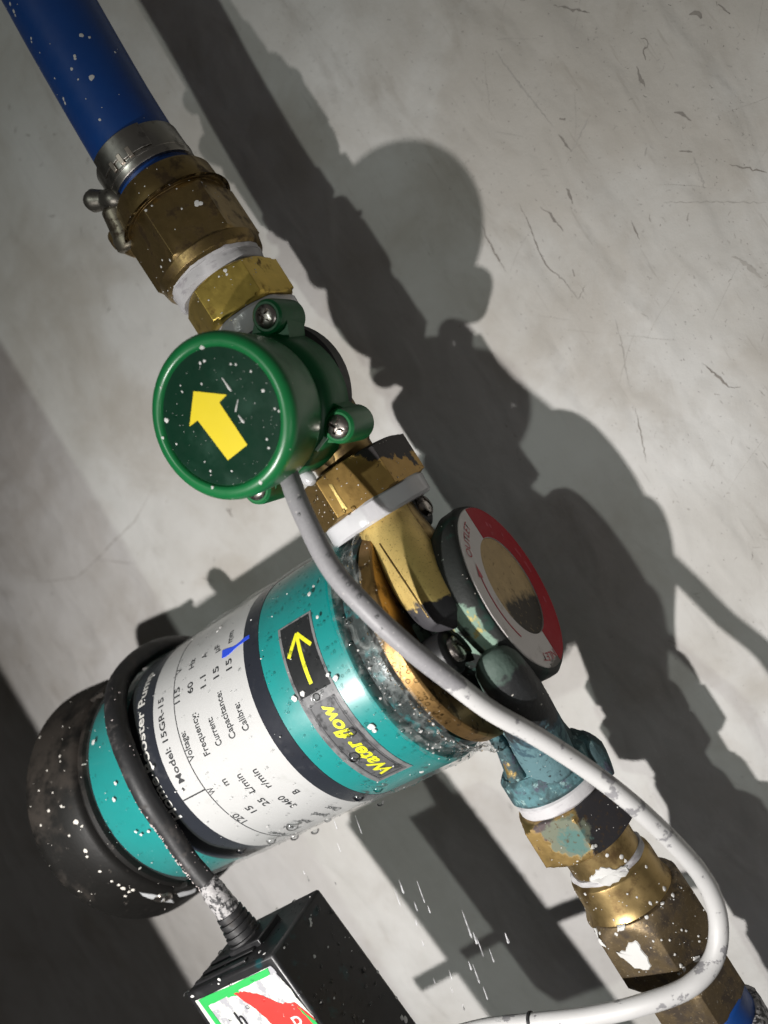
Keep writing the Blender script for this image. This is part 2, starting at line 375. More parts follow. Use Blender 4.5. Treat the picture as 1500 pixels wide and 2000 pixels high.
# ---------------------------------------------------------------- wall
def build_wall():
    rnd = random.Random(4)
    nx, nz = 150, 150
    xs = [-1500 + 0*i for i in range(1)]
    X = [-1600, -900, -600] + [-480 + 6.0*i for i in range(nx)] + [520, 800, 1500]
    Z = [-1500, -800, -500] + [-330 + 6.0*i for i in range(nz)] + [680, 900, 1600]
    wv = [(rnd.uniform(.006, .05), rnd.uniform(0, 2*PI), rnd.uniform(0, 2*PI)) for _ in range(26)]
    vs = []
    for z in Z:
        for x in X:
            y = 0
            if -480 < x < 420 and -330 < z < 570:
                for k, a, ph in wv: y += .00045/k*math.sin(k*(x*math.cos(a) + z*math.sin(a)) + ph)
            vs.append((x, WALL_Y - y, z))
    n = len(X); fs = [(j*n+i, j*n+i+1, (j+1)*n+i+1, (j+1)*n+i) for j in range(len(Z)-1) for i in range(n-1)]
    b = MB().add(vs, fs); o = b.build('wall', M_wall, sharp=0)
    o['kind'] = 'structure'
    BVH_SRC['wall'] = [b]
    # crisp chips, hooks and hairline cracks in the plaster
    mb = MB()
    def stroke(pts, wd):
        n = len(pts); vs = []; fs = []
        for i, p in enumerate(pts):
            q0 = pts[max(i-1, 0)]; q1 = pts[min(i+1, n-1)]; d = (q1 - q0); d.y = 0
            if d.length < 1e-6: d = Vector((1, 0, 0))
            d.normalize(); nn = Vector((-d.z, 0, d.x))
            ww = wd*.75*math.sin(PI*(i + .6)/(n + .2))*rnd.uniform(.25, 1.3)
            vs += [p + nn*ww, p - nn*ww]
        for i in range(n - 1): fs.append((2*i, 2*i+1, 2*i+3, 2*i+2))
        mb.add(vs, fs)
    def sy(x, z):
        y = 0
        for k, a, ph in wv: y += .00045/k*math.sin(k*(x*math.cos(a) + z*math.sin(a)) + ph)
        return WALL_Y - y - .12
    def walk(px, py, L, ang, wd, curl=.5):
        p = at(px, py, WALL_Y); pts = []
        x, z = p.x, p.z; a = ang; k = max(4, int(L/.7))
        for i in range(k):
            pts.append(Vector((x, sy(x, z), z))); a += rnd.gauss(0, curl*.7); x += math.cos(a)*L/k; z += math.sin(a)*L/k
        stroke(pts, wd)
    for i in range(34):      # flecks, thickest on the right
        px = 1500 - abs(rnd.gauss(0, 420)); py = rnd.uniform(-20, 1250)
        if px < 830 and rnd.random() < .6: continue
        walk(px, py, rnd.choice((1.2, 1.6, 2, 3, 5)), rnd.choice((.9, 1.1, -.8, 2.4)) + rnd.gauss(0, .4), rnd.uniform(.06, .2), .5)
    fine = MB(); dark = mb
    def path(pts, wd, faint=False):
        nonlocal mb
        mb = fine if faint else dark
        P = []
        for k in range(len(pts) - 1):
            a = at(*pts[k], WALL_Y); b_ = at(*pts[k+1], WALL_Y); n_ = max(2, int((b_ - a).length/1.1))
            for q in range(n_):
                p = a.lerp(b_, q/n_); P.append(Vector((p.x + rnd.gauss(0, .16), 0, p.z + rnd.gauss(0, .16))))
        P.append(at(*pts[-1], WALL_Y))
        for p in P: p.y = sy(p.x, p.z)
        stroke(P, wd); mb = dark
    for pts, wd, ft in (([(310, 930), (290, 970), (262, 1020), (225, 1055), (190, 1092), (150, 1128), (100, 1135), (40, 1135)], .5, 1), ([(190, 1092), (250, 1100), (270, 1098)], .35, 1),
                        ([(1199, 617), (1215, 675), (1222, 720), (1231, 760)], .3, 1), ([(1240, 797), (1255, 864), (1262, 900)], .3, 0),
                        ([(1012, 398), (1030, 432), (1055, 495), (1066, 517), (1102, 549), (1129, 585)], .34, 0), ([(1129, 585), (1143, 558)], .3, 0),
                        ([(940, 436), (954, 472), (974, 508), (988, 531)], .5, 0), ([(1053, 405), (1071, 414), (1100, 452)], .6, 0), ([(1105, 369), (1112, 378), (1118, 398)], .7, 0),
                        ([(1091, 261), (1102, 279), (1116, 297)], .6, 0), ([(1092, 232), (1104, 233)], .9, 0), ([(1251, 74), (1264, 77), (1265, 92), (1256, 97), (1261, 117)], .55, 0),
                        ([(1244, 130), (1249, 148), (1260, 171)], .8, 0), ([(1346, 27), (1363, 25), (1370, 36)], .9, 0), ([(1318, 220), (1332, 220), (1350, 236)], .8, 0),
                        ([(1424, 322), (1458, 328), (1498, 337)], .45, 0), ([(1296, 396), (1400, 394), (1498, 396)], .35, 1), ([(1372, 709), (1404, 738), (1422, 756), (1447, 756)], .5, 0),
                        ([(1233, 432), (1249, 468)], .5, 0), ([(1325, 295), (1352, 297)], .5, 0), ([(1354, 306), (1377, 369)], .5, 1), ([(1080, 9), (1152, 25)], .7, 0),
                        ([(967, 99), (1008, 157), (1080, 247)], .45, 1), ([(1152, 225), (1116, 297)], .5, 1), ([(1404, 9), (1426, 27)], .5, 0), ([(1118, 527), (1122, 540)], .6, 0),
                        ([(1430, 500), (1450, 510), (1490, 545)], 1.1, 1), ([(820, 1085), (850, 1060), (880, 1000)], .2, 1), ([(385, 985), (405, 1000), (415, 1015)], .0, 1), ([(395, 1128), (420, 1137)], .5, 0), ([(443, 993), (455, 1010)], 1.0, 0)):
        if wd: path(pts, wd, bool(ft))
    mb = fine
    for i in range(150):      # small faint nicks everywhere on the right
        px = 1500 - abs(rnd.gauss(0, 480)); py = rnd.uniform(-20, 1300)
        if px < 900 and rnd.random() < .7: continue
        walk(px, py, rnd.choice((1, 1.4, 2, 2.6, 4)), rnd.choice((.9, 1.1, -.8, 2.4, 2.0)) + rnd.gauss(0, .3), rnd.uniform(.08, .34), .4)
    for i in range(40):
        walk(rnd.uniform(0, 400), rnd.uniform(150, 1300), rnd.choice((1.5, 2, 3)), rnd.choice((.5, 2.4)) + rnd.gauss(0, .4), rnd.uniform(.15, .6), .4)
    for i in range(22):       # long faint trowel lines
        walk(rnd.uniform(950, 1500), rnd.uniform(0, 1000), rnd.uniform(14, 34), rnd.choice((.75, -.62, 2.5)) + rnd.gauss(0, .12), rnd.uniform(.04, .09), .05)
    mb = dark
    for px, py, L in ((60, 1200, 2), (60, 1300, 3), (105, 1160, 4), (30, 260, 4), (60, 265, 4), (85, 320, 4), (20, 215, 4), (170, 320, 4), (110, 262, 3), (110, 420, 6), (160, 460, 5), (210, 610, 4), (450, 1000, 3)):
        walk(px, py, L, rnd.choice((.3, .9, 2.6)), .12 if L > 8 else .4, .3)
    mb.build('scuff_mark', M_scuff, o, sharp=0, kind='stuff', fix=False)
    fine.build('hairline_crack', M_hair, o, sharp=0, kind='stuff', fix=False)
    return o
build_wall()
# unseen panel added left of the frame: its shadow darkens the left of the wall
pb = MB(); fl_ = [(-209, -129), (-222, -126), (-560, -126), (-700, -960), (-372, -960)]
pb.add([(x, y, -700) for x, y in fl_] + [(x, y, 900) for x, y in fl_], [(4, 3, 2, 1, 0), (5, 6, 7, 8, 9)] + [(i, (i+1) % 5, (i+1) % 5 + 5, i+5) for i in range(5)])
po = pb.build('shadow_panel', surf('dark_panel_paint', (.05, .045, .04), .7, 0., [dict(size=60, lo=.5, hi=.7, col=(.035, .03, .028), rough=.8)], bumps=((3, .2, .4),)), bevel=1.5); po['kind'] = 'structure'

# ---------------------------------------------------------------- specks and drops on surfaces
def bvh_of(mbs):
    vs = []; fs = []
    for b in mbs:
        o = len(vs); vs += b.v; fs += [tuple(i + o for i in f) for f in b.f]
    return BVHTree.FromPolygons(vs, fs)
def blob(mb, p, nrm, r, rnd, h=.18, dome=False, stretch=1.0, dirv=None, n=9):
    u, v = frame(nrm)
    if dirv is not None:
        u = dirv - nrm*dirv.dot(nrm)
        if u.length < 1e-6: u, v = frame(nrm)
        u.normalize(); v = nrm.cross(u)
    rr = [r*rnd.uniform(.72, 1.2) for _ in range(n)] if not dome else [r*rnd.uniform(.92, 1.08) for _ in range(n)]
    lv = ((1.0, -.1), (.92, h*.6), (.6, h)) if not dome else ((1.0, -.08*r), (.9, .35*r), (.62, .62*r), (.28, .74*r))
    rings = [[p + nrm*hh + (u*math.cos(2*PI*j/n)*stretch + v*math.sin(2*PI*j/n))*rr[j]*k for j in range(n)] for k, hh in lv]
    mb.ringsurf(rings, (False, True))
def scatter(mb, src, n, rlo, rhi, rnd, ok=None, **kw):
    """random spots over the faces of src that pass ok(point, normal)"""
    tris = []
    for b in src:
        for f in b.f:
            if len(f) > 4: continue
            c = sum((b.v[i] for i in f), Vector())/len(f)
            nn = (b.v[f[1]] - b.v[f[0]]).cross(b.v[f[2]] - b.v[f[0]])
            if nn.length < 1e-9: continue
            tris.append((b, f, c, nn.normalized(), nn.length))
    cum = np.cumsum([t[4] for t in tris]); k = 0; tries = 0
    cen = sum((t[2]*t[4] for t in tris), Vector())/cum[-1]
    while k < n and tries < n*40:
        tries += 1
        b, f, c, nn, _ = tris[int(np.searchsorted(cum, rnd.random()*cum[-1]))]
        q = [b.v[i] for i in f]; a, t = rnd.random(), rnd.random()
        p = (q[0]*(1-a) + q[1]*a)*(1-t) + ((q[3] if len(q) > 3 else q[2])*(1-a) + q[2]*a)*t
        if nn.dot(p - Vector(kw.get('cen', cen))) < 0: nn2 = -nn
        else: nn2 = nn
        if ok and not ok(p, nn2): continue
        r = rlo + (rhi - rlo)*rnd.random()**2.2
        blob(mb, p, nn2, r, rnd, dome=kw.get('dome', False), stretch=rnd.uniform(1, kw.get('st', 1.8)), dirv=kw.get('dirv'), h=kw.get('h', .18))
        k += 1
def cast(px, py, tree):
    d = Vector(ray(px, py)).normalized(); hit = tree.ray_cast(Vector(CAM), d)
    return (hit[0], hit[1] if hit[1].dot(d) < 0 else -hit[1]) if hit[0] is not None else None
def spots(mb, tree, lst, rnd, **kw):
    for px, py, r in lst:
        h = cast(px, py, tree)
        if h: blob(mb, h[0], h[1], r/7.6, rnd, **kw)
def cast_poly(mb, tree, pts, lift=.12, thick=.12):
    """a flat irregular patch laid on a surface: outline given as points, fanned from the middle"""
    H = [cast(x, y, tree) for x, y in pts]; H = [h for h in H if h]
    if len(H) < 3: return
    c = sum((h[0] for h in H), Vector())/len(H); nn = sum((h[1] for h in H), Vector()).normalized()
    cx = sum(p[0] for p in pts)/len(pts); cy_ = sum(p[1] for p in pts)/len(pts)
    vs = []; n = len(pts)
    hc = cast(cx, cy_, tree); vs.append((hc[0] if hc else c) + nn*(lift + thick))
    for k in (.5, .92, 1.0):
        for x, y in pts:
            h = cast(cx + (x-cx)*k, cy_ + (y-cy_)*k, tree) or (c, nn)
            vs.append(h[0] + h[1]*((lift + thick) if k < 1 else -.1))
    fs = [(0, 1+i, 1+(i+1) % n) for i in range(n)]
    for q in range(2):
        o = 1 + q*n
        fs += [(o+i, o+n+i, o+n+(i+1) % n, o+(i+1) % n) for i in range(n)]
    mb.add(vs, fs)
def ragged(pts, rnd, sub=5, amp=3.0):
    out = []
    for i in range(len(pts)):
        a = pts[i]; b = pts[(i+1) % len(pts)]
        for k in range(sub):
            t = k/sub; out.append((a[0]+(b[0]-a[0])*t + rnd.uniform(-amp, amp), a[1]+(b[1]-a[1])*t + rnd.uniform(-amp, amp)))
    return out

# ---------------------------------------------------------------- lettering
def text_mesh(s, bold=0.0):
    cu = bpy.data.curves.new('t', 'FONT'); cu.body = s; cu.size = 1.0; cu.offset = bold; cu.resolution_u = 3; cu.fill_mode = 'FRONT'
    o = bpy.data.objects.new('t', cu); C.objects.link(o)
    dg = bpy.context.evaluated_depsgraph_get(); me = bpy.data.meshes.new_from_object(o.evaluated_get(dg))
    vs = [(v.co.x, v.co.y) for v in me.vertices]; fs = [tuple(p.vertices) for p in me.polygons]
    bpy.data.objects.remove(o); bpy.data.curves.remove(cu); bpy.data.meshes.remove(me)
    x0 = min(v[0] for v in vs); x1 = max(v[0] for v in vs)
    return [((x-x0)/(x1-x0), y) for x, y in vs], fs
def text_on(mb, s, fn, bold=0.012):
    vs, fs = text_mesh(s, bold); mb.add([fn(x, y) for x, y in vs], fs)
def on_motor(x, th, R):   # th degrees up from the point nearest the viewer
    a = math.radians(th); return Vector((x, -R*math.cos(a), R*math.sin(a)))
def motor_text(mb, s, x, th0, th1, size, R, bold=.012, slant=0):
    text_on(mb, s, lambda u, v: on_motor(x - v*size, th0 + (th1-th0)*u + slant*v, R), bold)
def motor_patch(mb, x0, x1, t0, t1, R, thick=.15, n=None):
    n = n or max(3, int(abs(t1-t0)/2.5)); rings = []
    for i in range(n + 1):
        t = t0 + (t1-t0)*i/n
        rings.append([on_motor(x0, t, R), on_motor(x1, t, R), on_motor(x1, t, R+thick), on_motor(x0, t, R+thick)])
    mb.ringsurf(rings)

# hex nut: chamfered hexagon of circumradius R along axis Z
def hexnut(mb, c, z0, z1, R, phase=0, cham=.62, tilt=(0, 0), n=72, inner=.9):
    ap = R*math.cos(PI/6); c = Vector(c); L = z1 - z0; n = 60
    ax = Vector((tilt[0], tilt[1], 1)).normalized()
    def rf(t, r, a):
        q = (a - ph) % (PI/3) - PI/6
        return min(ap/math.cos(q), r)
    u, v = frame(ax)
    # direction towards angle: make a flat face towards rotz_dir(phase)
    d = rotz_dir(phase); ph = math.atan2(d.dot(v), d.dot(u)) - PI/6
    e = (R - ap)*cham
    prof = [(0, ap*inner), (0, ap*.985), (e*.18, ap*1.01), (e*.55, ap + (R-ap)*.5), (e, R), (L*.5, R), (L-e, R), (L-e*.55, ap + (R-ap)*.5), (L-e*.18, ap*1.01), (L, ap*.985), (L, ap*inner)]
    # steps along cone: sample more finely so that the chamfer arcs read
    rings = [[c + ax*(z0 + t) + (u*math.cos(ph + 2*PI*j/n) + v*math.sin(ph + 2*PI*j/n))*rf(t, r, ph + 2*PI*j/n) for j in range(n)] for t, r in prof]
    mb.ringsurf(rings)
def ring(mb, c, z0, z1, r, n=64, chx=.6, tilt=(0, 0), wob=0, rnd=None):
    ax = Vector((tilt[0], tilt[1], 1)).normalized()
    mb.lathe([(0, r-chx*1.5), (0, r-chx), (chx, r), (z1-z0-chx, r), (z1-z0, r-chx), (z1-z0, r-chx*1.5)], Vector(c) + ax*z0, ax, n,
             (lambda t, r_, a: r_ + wob*math.sin(a*5 + t*1.7) + wob*.6*math.sin(a*11 + 2)) if wob else None)
def threads(mb, c, z0, z1, r, pitch=1.6, n=48):
    prof = []; z = z0
    while z < z1:
        prof += [(z, r-.5), (z+pitch*.5, r)]; z += pitch
    prof.append((z1, r-.5)); mb.lathe(prof, c, (0, 0, 1), n)

def screw_head(r=3.6, h=1.7, cross=True, n=36):
    """domed head facing +Z with a sunken cross (or slot), as a square-grid disc"""
    mb = MB(); vs = []; fs = []
    for i in range(n + 1):
        for j in range(n + 1):
            a = -1 + 2*i/n; b = -1 + 2*j/n
            x = a*math.sqrt(max(0, 1 - b*b/2)); y = b*math.sqrt(max(0, 1 - a*a/2))
            q = min(1, math.hypot(x, y)); z = h*math.sqrt(max(0, 1 - (q*.96)**2.4))
            if cross:
                k = (abs(x) < .15 and abs(y) < .62) or (abs(y) < .15 and abs(x) < .62) or q < .24
            else: k = abs(y) < .16 and abs(x) < .66
            if k: z -= h*.62
            if q > .995: z = -1.5
            vs.append((x*r, y*r, z))
    for i in range(n):
        for j in range(n): fs.append((i*(n+1)+j, (i+1)*(n+1)+j, (i+1)*(n+1)+j+1, i*(n+1)+j+1))
    return mb.add(vs, fs)
SCREW_ME = {}
def place_screw(name, parent, pos, axis, mat, r, h, cross=True, spin=.4):
    key = (r, h, cross, mat.name)
    if key not in SCREW_ME:
        o = screw_head(r, h, cross).build(name, mat, None, sharp=40, loc=(0, 0, 0), fix=False); SCREW_ME[key] = o.data
    else:
        o = bpy.data.objects.new(name, SCREW_ME[key]); C.objects.link(o)
    o.parent = parent; o.location = (Vector(pos) - Vector(parent['_w']))*MM
    q = Vector(axis).to_track_quat('Z', 'Y'); o.rotation_euler = (q.to_matrix() @ Matrix.Rotation(spin, 3, 'Z')).to_euler()
    return o

# ---------------------------------------------------------------- the pump
R_M = 44.4
def build_pump():
    T = thing('booster_pump', (0, 0, 0), 'teal water booster pump with a white specification label and a tarnished brass head', 'pump')
    rnd = random.Random(11)
    body = MB().lathe([(-149, 40), (-149, 44), (-148, R_M), (-80, R_M), (-17, R_M), (-15.4, R_M-.5), (-14.6, R_M-1.8), (-14.6, 30)], (0, 0, 0), (1, 0, 0), 128)
    body.build('motor_housing', M_teal, T)
    # end cap
    cap = MB().lathe([(0, 45.2), (-.6, 47.0), (-2.2, 47.6), (-3, 47.0), (-3.6, 46.0), (-5, 46.0), (-5.5, 47.6), (-7, 49.0), (-16, 50.6), (-27, 52.2), (-30, 52.4), (-31.4, 51.8), (-32, 50.4), (-32.2, 44), (-32.2, 20)], (-147.5, 0, 0), (1, 0, 0), 128)
    ec = cap.build('end_cap', M_cap, T)
    for th in (-57, 75):
        clip = MB()
        a = math.radians(th); nn = Vector((0, -math.cos(a), math.sin(a))); tt = Vector((0, math.sin(a), math.cos(a)))
        clip.box(Vector((-149.5, 0, 0)) + nn*47.3, (Vector((4.2, 0, 0)), tt*4.0, nn*1.2))
        clip.build('clip', M_cap, ec, bevel=.5)
    place_screw('screw', ec, Vector((-158, 0, 0)) + Vector((0, -math.cos(math.radians(-50)), math.sin(math.radians(-50))))*49.0, (0, -math.cos(math.radians(-50)), math.sin(math.radians(-50))), M_screw, 4.0, 1.8)
    sp = MB(); tree = bvh_of([cap])
    spots(sp, tree, [(167, 1662, 7), (148, 1605, 9), (160, 1614, 5), (80, 1612, 4), (95, 1584, 5), (120, 1575, 5), (195, 1702, 5), (218, 1721, 5), (76, 1544, 4), (103, 1548, 3), (117, 1477, 5), (118, 1487, 3),
                     (135, 1632, 4), (170, 1673, 5), (240, 1735, 8), (252, 1742, 6), (260, 1738, 6), (245, 1750, 5), (232, 1728, 5), (92, 1505, 3), (60, 1575, 2), (78, 1440, 5)], rnd)
    scatter(sp, [cap], 80, .12, .45, rnd, ok=lambda p, n: p.y < -5)
    sp.build('plaster_speck', M_paint_dim, ec, kind='stuff', fix=False)
    sm = MB(); cast_poly(sm, tree, ragged([(270, 1742), (300, 1746), (338, 1758), (342, 1764), (310, 1760), (280, 1750)], rnd, 3, 1.2)); cast_poly(sm, tree, ragged([(345, 1744), (383, 1733), (382, 1742), (350, 1752)], rnd, 3, 1.2))
    cast_poly(sm, tree, ragged([(106, 1372), (140, 1342), (144, 1347), (112, 1376)], rnd, 3, 1.5))
    sm.build('paint_smear', surf('grey_smear', (.42, .43, .44), .8, var=.25, varsize=2), ec, fix=False)
    # nameplate
    np_ = MB(); np_.lathe([(-106.8, R_M-.3), (-106.8, R_M+.22), (-57, R_M+.22), (-57, R_M-.3)], (0, 0, 0), (1, 0, 0), 128, caps=(False, False))
    plate = np_.build('name_plate', M_white, T)
    for a, b in ((-57.0, -49.6), (-123, -106.8)):
        bb = MB(); bb.lathe([(a, R_M-.3), (a, R_M+.26), (b, R_M+.26), (b, R_M-.3)], (0, 0, 0), (1, 0, 0), 128, caps=(False, False))
        band = bb.build('label_band', M_navy, T)
    RL = R_M + .34
    hb = MB(); motor_text(hb, 'Home Booster Pump', -112.2, -13, 66, 6.0, R_M+.38, .02)
    hb.build('lettering', M_inkw, band, sharp=0, fix=False)
    t = MB()
    motor_text(t, 'Model: 15GR-15', -100.8, 1.5, 43.5, 4.3, RL, .015)
    rows = [(-91.4, 'Voltage:', 7.9, 21.6, '115', 35.6, 43.5, 'V', 51.5, 54.2), (-84.0, 'Frequency:', 6.8, 26.6, '60', 36.5, 42.2, 'Hz', 49.6, 55), (-77.0, 'Current:', 8, 21.0, '1.1', 35.6, 41.5, 'A', 51, 54),
            (-70.0, 'Capacitance:', 7.8, 29.6, '15', 36.4, 42, '\u03bcF', 49.6, 54.2), (-63.2, 'Calibre:', 8, 20.6, '15', 36.6, 42, 'mm', 50.5, 57.5)]
    for x, a, a0, a1, b, b0, b1, c, c0, c1 in rows:
        motor_text(t, a, x, a0, a1, 4.2, RL); motor_text(t, b, x, b0, b1, 4.2, RL); motor_text(t, c, x, c0, c1, 4.2, RL)
    for x, a, a0, a1, c, c0, c1 in ((-91.4, '120', -31, -24, 'W', -10, -6.5), (-84, '15', -28, -23.4, 'm', -9.5, -6), (-77, '25', -27.6, -22.5, 'L/min', -18, -7.2), (-70, '3460', -36, -26.4, 'r/min', -19.5, -8.5), (-63.2, 'B', -29, -26.6, None, 0, 0)):
        motor_text(t, a, x, a0, a1, 4.2, RL)
        if c: motor_text(t, c, x, c0, c1, 4.2, RL)
    for x, a, a0, a1 in ((-91.4, 'Power:', -58, -46), (-84, 'Head:', -57, -47), (-77, 'Flow:', -56, -48), (-70, 'Speed:', -58, -47), (-63.2, 'Class:', -57, -47)):
        motor_text(t, a, x, a0, a1, 4.2, RL)
    t.build('lettering', M_ink, plate, sharp=0, fix=False)
    ln = MB(); motor_patch(ln, -94.9, -94.5, -75, 78, R_M+.2, .12); motor_patch(ln, -106.6, -94.9, -6.6, -5.9, R_M+.2, .12, 2)
    ln.build('ruled_line', M_ink, plate, fix=False)
    pn = MB()
    pr = []
    for i in range(9):
        q = i/8; x = -68 + 14.2*q; th = 46.6 - .6*math.sin(q*5) ; wd = (1.0 + 2.3*(1-q)**2 + .5*math.sin(q*9))*.7
        pr.append([on_motor(x, th-wd*.9, RL+.12), on_motor(x, th+wd*.9, RL+.12), on_motor(x, th+wd*.9, RL-.2), on_motor(x, th-wd*.9, RL-.2)])
    pn.ringsurf(pr); pn.build('pen_mark', M_pen, plate, fix=False)
    # flow sticker
    st = MB(); motor_patch(st, -39.8, -24.4, -46.5, 41.2, R_M-.1, .35)
    M_stick = surf('sticker_silver', (.36, .36, .365), .22, .55, [dict(size=5, lo=.45, hi=.65, col=(.12, .12, .125), rough=.3, metal=.3)], bumps=((3, .12, .5),))
    stk = st.build('flow_sticker', M_stick, T)
    bk = MB(); motor_patch(bk, -38.6, -25.4, 8.2, 40.2, R_M+.2, .18)
    bk.build('arrow_panel', surf('sticker_black', (.010, .010, .011), .3, 0., [dict(size=4, lo=.58, hi=.74, col=(.10, .10, .10), rough=.3, stretch=(1, 1, .3))], coat=.5, bumps=((3, .1, .5),)), stk)
    gk = MB(); motor_patch(gk, -37.8, -26.2, -45, 4.0, R_M+.2, .18)
    gk.build('text_panel', surf('sticker_grey', (.13, .13, .135), .3, .3, [dict(size=4, lo=.5, hi=.66, col=(.035, .035, .037), rough=.3)], coat=.5, bumps=((3, .12, .5),)), stk)
    RS = R_M + .5
    ar = MB()
    def quad(a, b, wd):
        (x0, t0), (x1, t1) = a, b; k = 180/PI/RS
        dx, dt = x1-x0, (t1-t0)/k; L = math.hypot(dx, dt); nx, nt = -dt/L*wd, dx/L*wd; rings = []
        for i in range(7):
            q = i/6; x = x0+dx*q; t_ = t0+(t1-t0)*q
            rings.append([on_motor(x+nx, t_+nt*k, RS), on_motor(x-nx, t_-nt*k, RS), on_motor(x-nx, t_-nt*k, RS-.2), on_motor(x+nx, t_+nt*k, RS-.2)])
        ar.ringsurf(rings)
    quad((-32.2, 12.0), (-31.6, 33.6), .75); quad((-31.6, 34.4), (-37.2, 26.0), .7); RS += .02; quad((-31.6, 34.4), (-26.8, 26.6), .7)
    ar.build('arrow', M_yellow2, stk, fix=False)
    wf = MB(); motor_text(wf, 'Water flow', -29.2, -42.5, 1.2, 7.6, RS+.02, .03, slant=1.8)
    wf.build('lettering', M_yellow2, stk, sharp=0, fix=False)
    # outline of the lettering panel
    ol = MB()
    for a in ((-37.2, -36.9, -43.8, 3), (-27.1, -26.8, -43.8, 3), (-36.9, -27.1, -43.8, -43.3)): motor_patch(ol, a[0], a[1], a[2], a[3], R_M+.3, .16)
    ol.build('border_line', M_ink, stk, fix=False)
    # motor front shield under the crumpled plastic
    sh = MB().lathe([(-15, 38), (-13, 41.5), (-9, 41.8), (-6.4, 41.5), (-6, 30)], (0, 0, 0), (1, 0, 0), 96)
    sh.build('motor_shield', surf('dark_shield', (.02, .03, .03), .35, .3, [dict(size=5, lo=.5, hi=.66, col=(.003, .10, .105), rough=.4, metal=0)], bumps=((3, .3, .5),)), T)
    fl = MB().lathe([(-4.4, 30), (-4.4, 42.2), (-3.8, 42.8), (.9, 42.8), (1.6, 42.1), (1.6, 30), (1.6, 20)], (0, 0, 0), (1, 0, 0), 128)
    fl.build('flange', M_flange, T)
    # pump head
    hd = MB().lathe([(1, 30), (2, 28), (5, 25.5), (9, 25.5), (13, 28), (17, 30.6), (20.5, 32.4), (24, 32.8), (26.6, 32.2), (27.6, 31.5), (28.0, 30.8), (28.0, 18.7), (26.4, 18.3)], (0, 0, 0), (1, 0, 0), 96,
                    lambda t_, r, a: r*(1 + .012*math.sin(3*a) + .006*math.sin(7*a + t_)))
    hd.build('pump_head', M_head, T)
    lab = MB().lathe([(27.8, 18.4), (28.35, 18.4), (28.35, 30.3), (27.8, 30.5)], (0, 0, 0), (1, 0, 0), 96, caps=(False, False))
    M_lw = surf('head_label_white', (.60, .57, .55), .42, 0, [dict(size=7, lo=.56, hi=.72, col=(.46, .43, .41), rough=.5), dict(size=6, lo=.50, hi=.60, col=(.13, .12, .11), rough=.7, grads=((2, -22, -32, 1.0),))], var=.05)
    M_lr = surf('head_label_red', (.36, .008, .018), .5, 0, [dict(size=4, lo=.62, hi=.74, col=(.42, .07, .08), rough=.5)], var=.15, spec=.15)
    hl = lab.build('head_label', M_lw, T)
    red = MB(); rr = []
    for i in range(41):
        a = math.radians(90 - 180*i/40)
        d = Vector((0, math.cos(a), math.sin(a))); b0 = Vector((28.35, 0, 0))
        rr.append([b0 + d*18.5, b0 + d*30.2, b0 + d*30.2 + Vector((.12, 0, 0)), b0 + d*18.5 + Vector((.12, 0, 0))])
    red.ringsurf(rr); red.build('red_half', M_lr, hl, fix=False)
    ins = MB().lathe([(26.6, 18.4), (28.0, 18.3), (28.1, 17.8), (27.6, 17.0), (27.1, 14), (26.9, .5)], (0, 0, 0), (1, 0, 0), 64)
    ins.build('centre_boss', M_boss, T)
    M_redink = surf('red_ink', (.46, .03, .05), .5)
    tx = MB()
    def head_text(s, r, a0, a1, size, bold=.0):   # clockwise seen from the right, tops outwards; angles in degrees, 90 = up
        def fn(u, v):
            a = math.radians(a0 + (a1-a0)*u); rad = r + v*size
            return Vector((28.5, math.cos(a)*rad, math.sin(a)*rad))
        text_on(tx, s, fn, bold)
    head_text('OUTLET', 24.6, 220-80, 103.5, 4.6); head_text('INLET', 25.2, 270, 241, 4.2)
    ra = []
    for i in range(21):
        a = math.radians(214 - 58*i/20); d = Vector((0, math.cos(a), math.sin(a)))
        ra.append([Vector((28.5, 0, 0)) + d*23.2, Vector((28.5, 0, 0)) + d*23.75, Vector((28.3, 0, 0)) + d*23.75, Vector((28.3, 0, 0)) + d*23.2])
    tx.ringsurf(ra)
    a = math.radians(156); d = Vector((0, math.cos(a), math.sin(a))); tg = Vector((0, math.sin(a), -math.cos(a)))
    tx.add([Vector((28.52, 0, 0)) + d*22.2, Vector((28.52, 0, 0)) + d*25, Vector((28.52, 0, 0)) + d*23.4 + tg*5.2], [(0, 1, 2)])
    tx.build('lettering', M_redink, hl, sharp=0, fix=False)
    wx = MB()
    def head_text2(s, r, a0, a1, size):
        text_on(wx, s, lambda u, v: Vector((28.6, math.cos(math.radians(a0+(a1-a0)*u))*(r+v*size), math.sin(math.radians(a0+(a1-a0)*u))*(r+v*size))), 0)
    wl = surf('faded_print', (.44, .06, .08), .5, spec=.15)
    for i, (q0, q1) in enumerate(((66, 62), (60, 56), (40, 37), (20, 10), (5, -6), (-30, -36))):   # worn illegible print
        bb = []
        for k in range(5):
            a = math.radians(q0 + (q1-q0)*k/4); d = Vector((0, math.cos(a), math.sin(a))); o_ = Vector((28.55, 0, 0))
            bb.append([o_ + d*23.2, o_ + d*(24.6 + .5*(k % 2)), o_ + d*24.6 - Vector((.2, 0, 0)), o_ + d*23.2 - Vector((.2, 0, 0))])
        wx.ringsurf(bb)
    wx.build('worn_print', wl, hl, fix=False)
    # cast ducts, rounded where they meet the head
    o1 = MB().tube([at(742, 1000, -4), at(754, 1026, -7), at(786, 1078, -14), at(822, 1132, -21), at(852, 1175, -26), at(867, 1197, -28), at(876, 1210, -28.5), at(884, 1222, -29), at(886, 1226, -29)], [9.6, 9.8, 10.2, 10.2, 9.4, 8.2, 6.6, 3.6, .5], 28, sub=6)
    duct = o1.build('outlet_duct', M_gold, T, sharp=0)
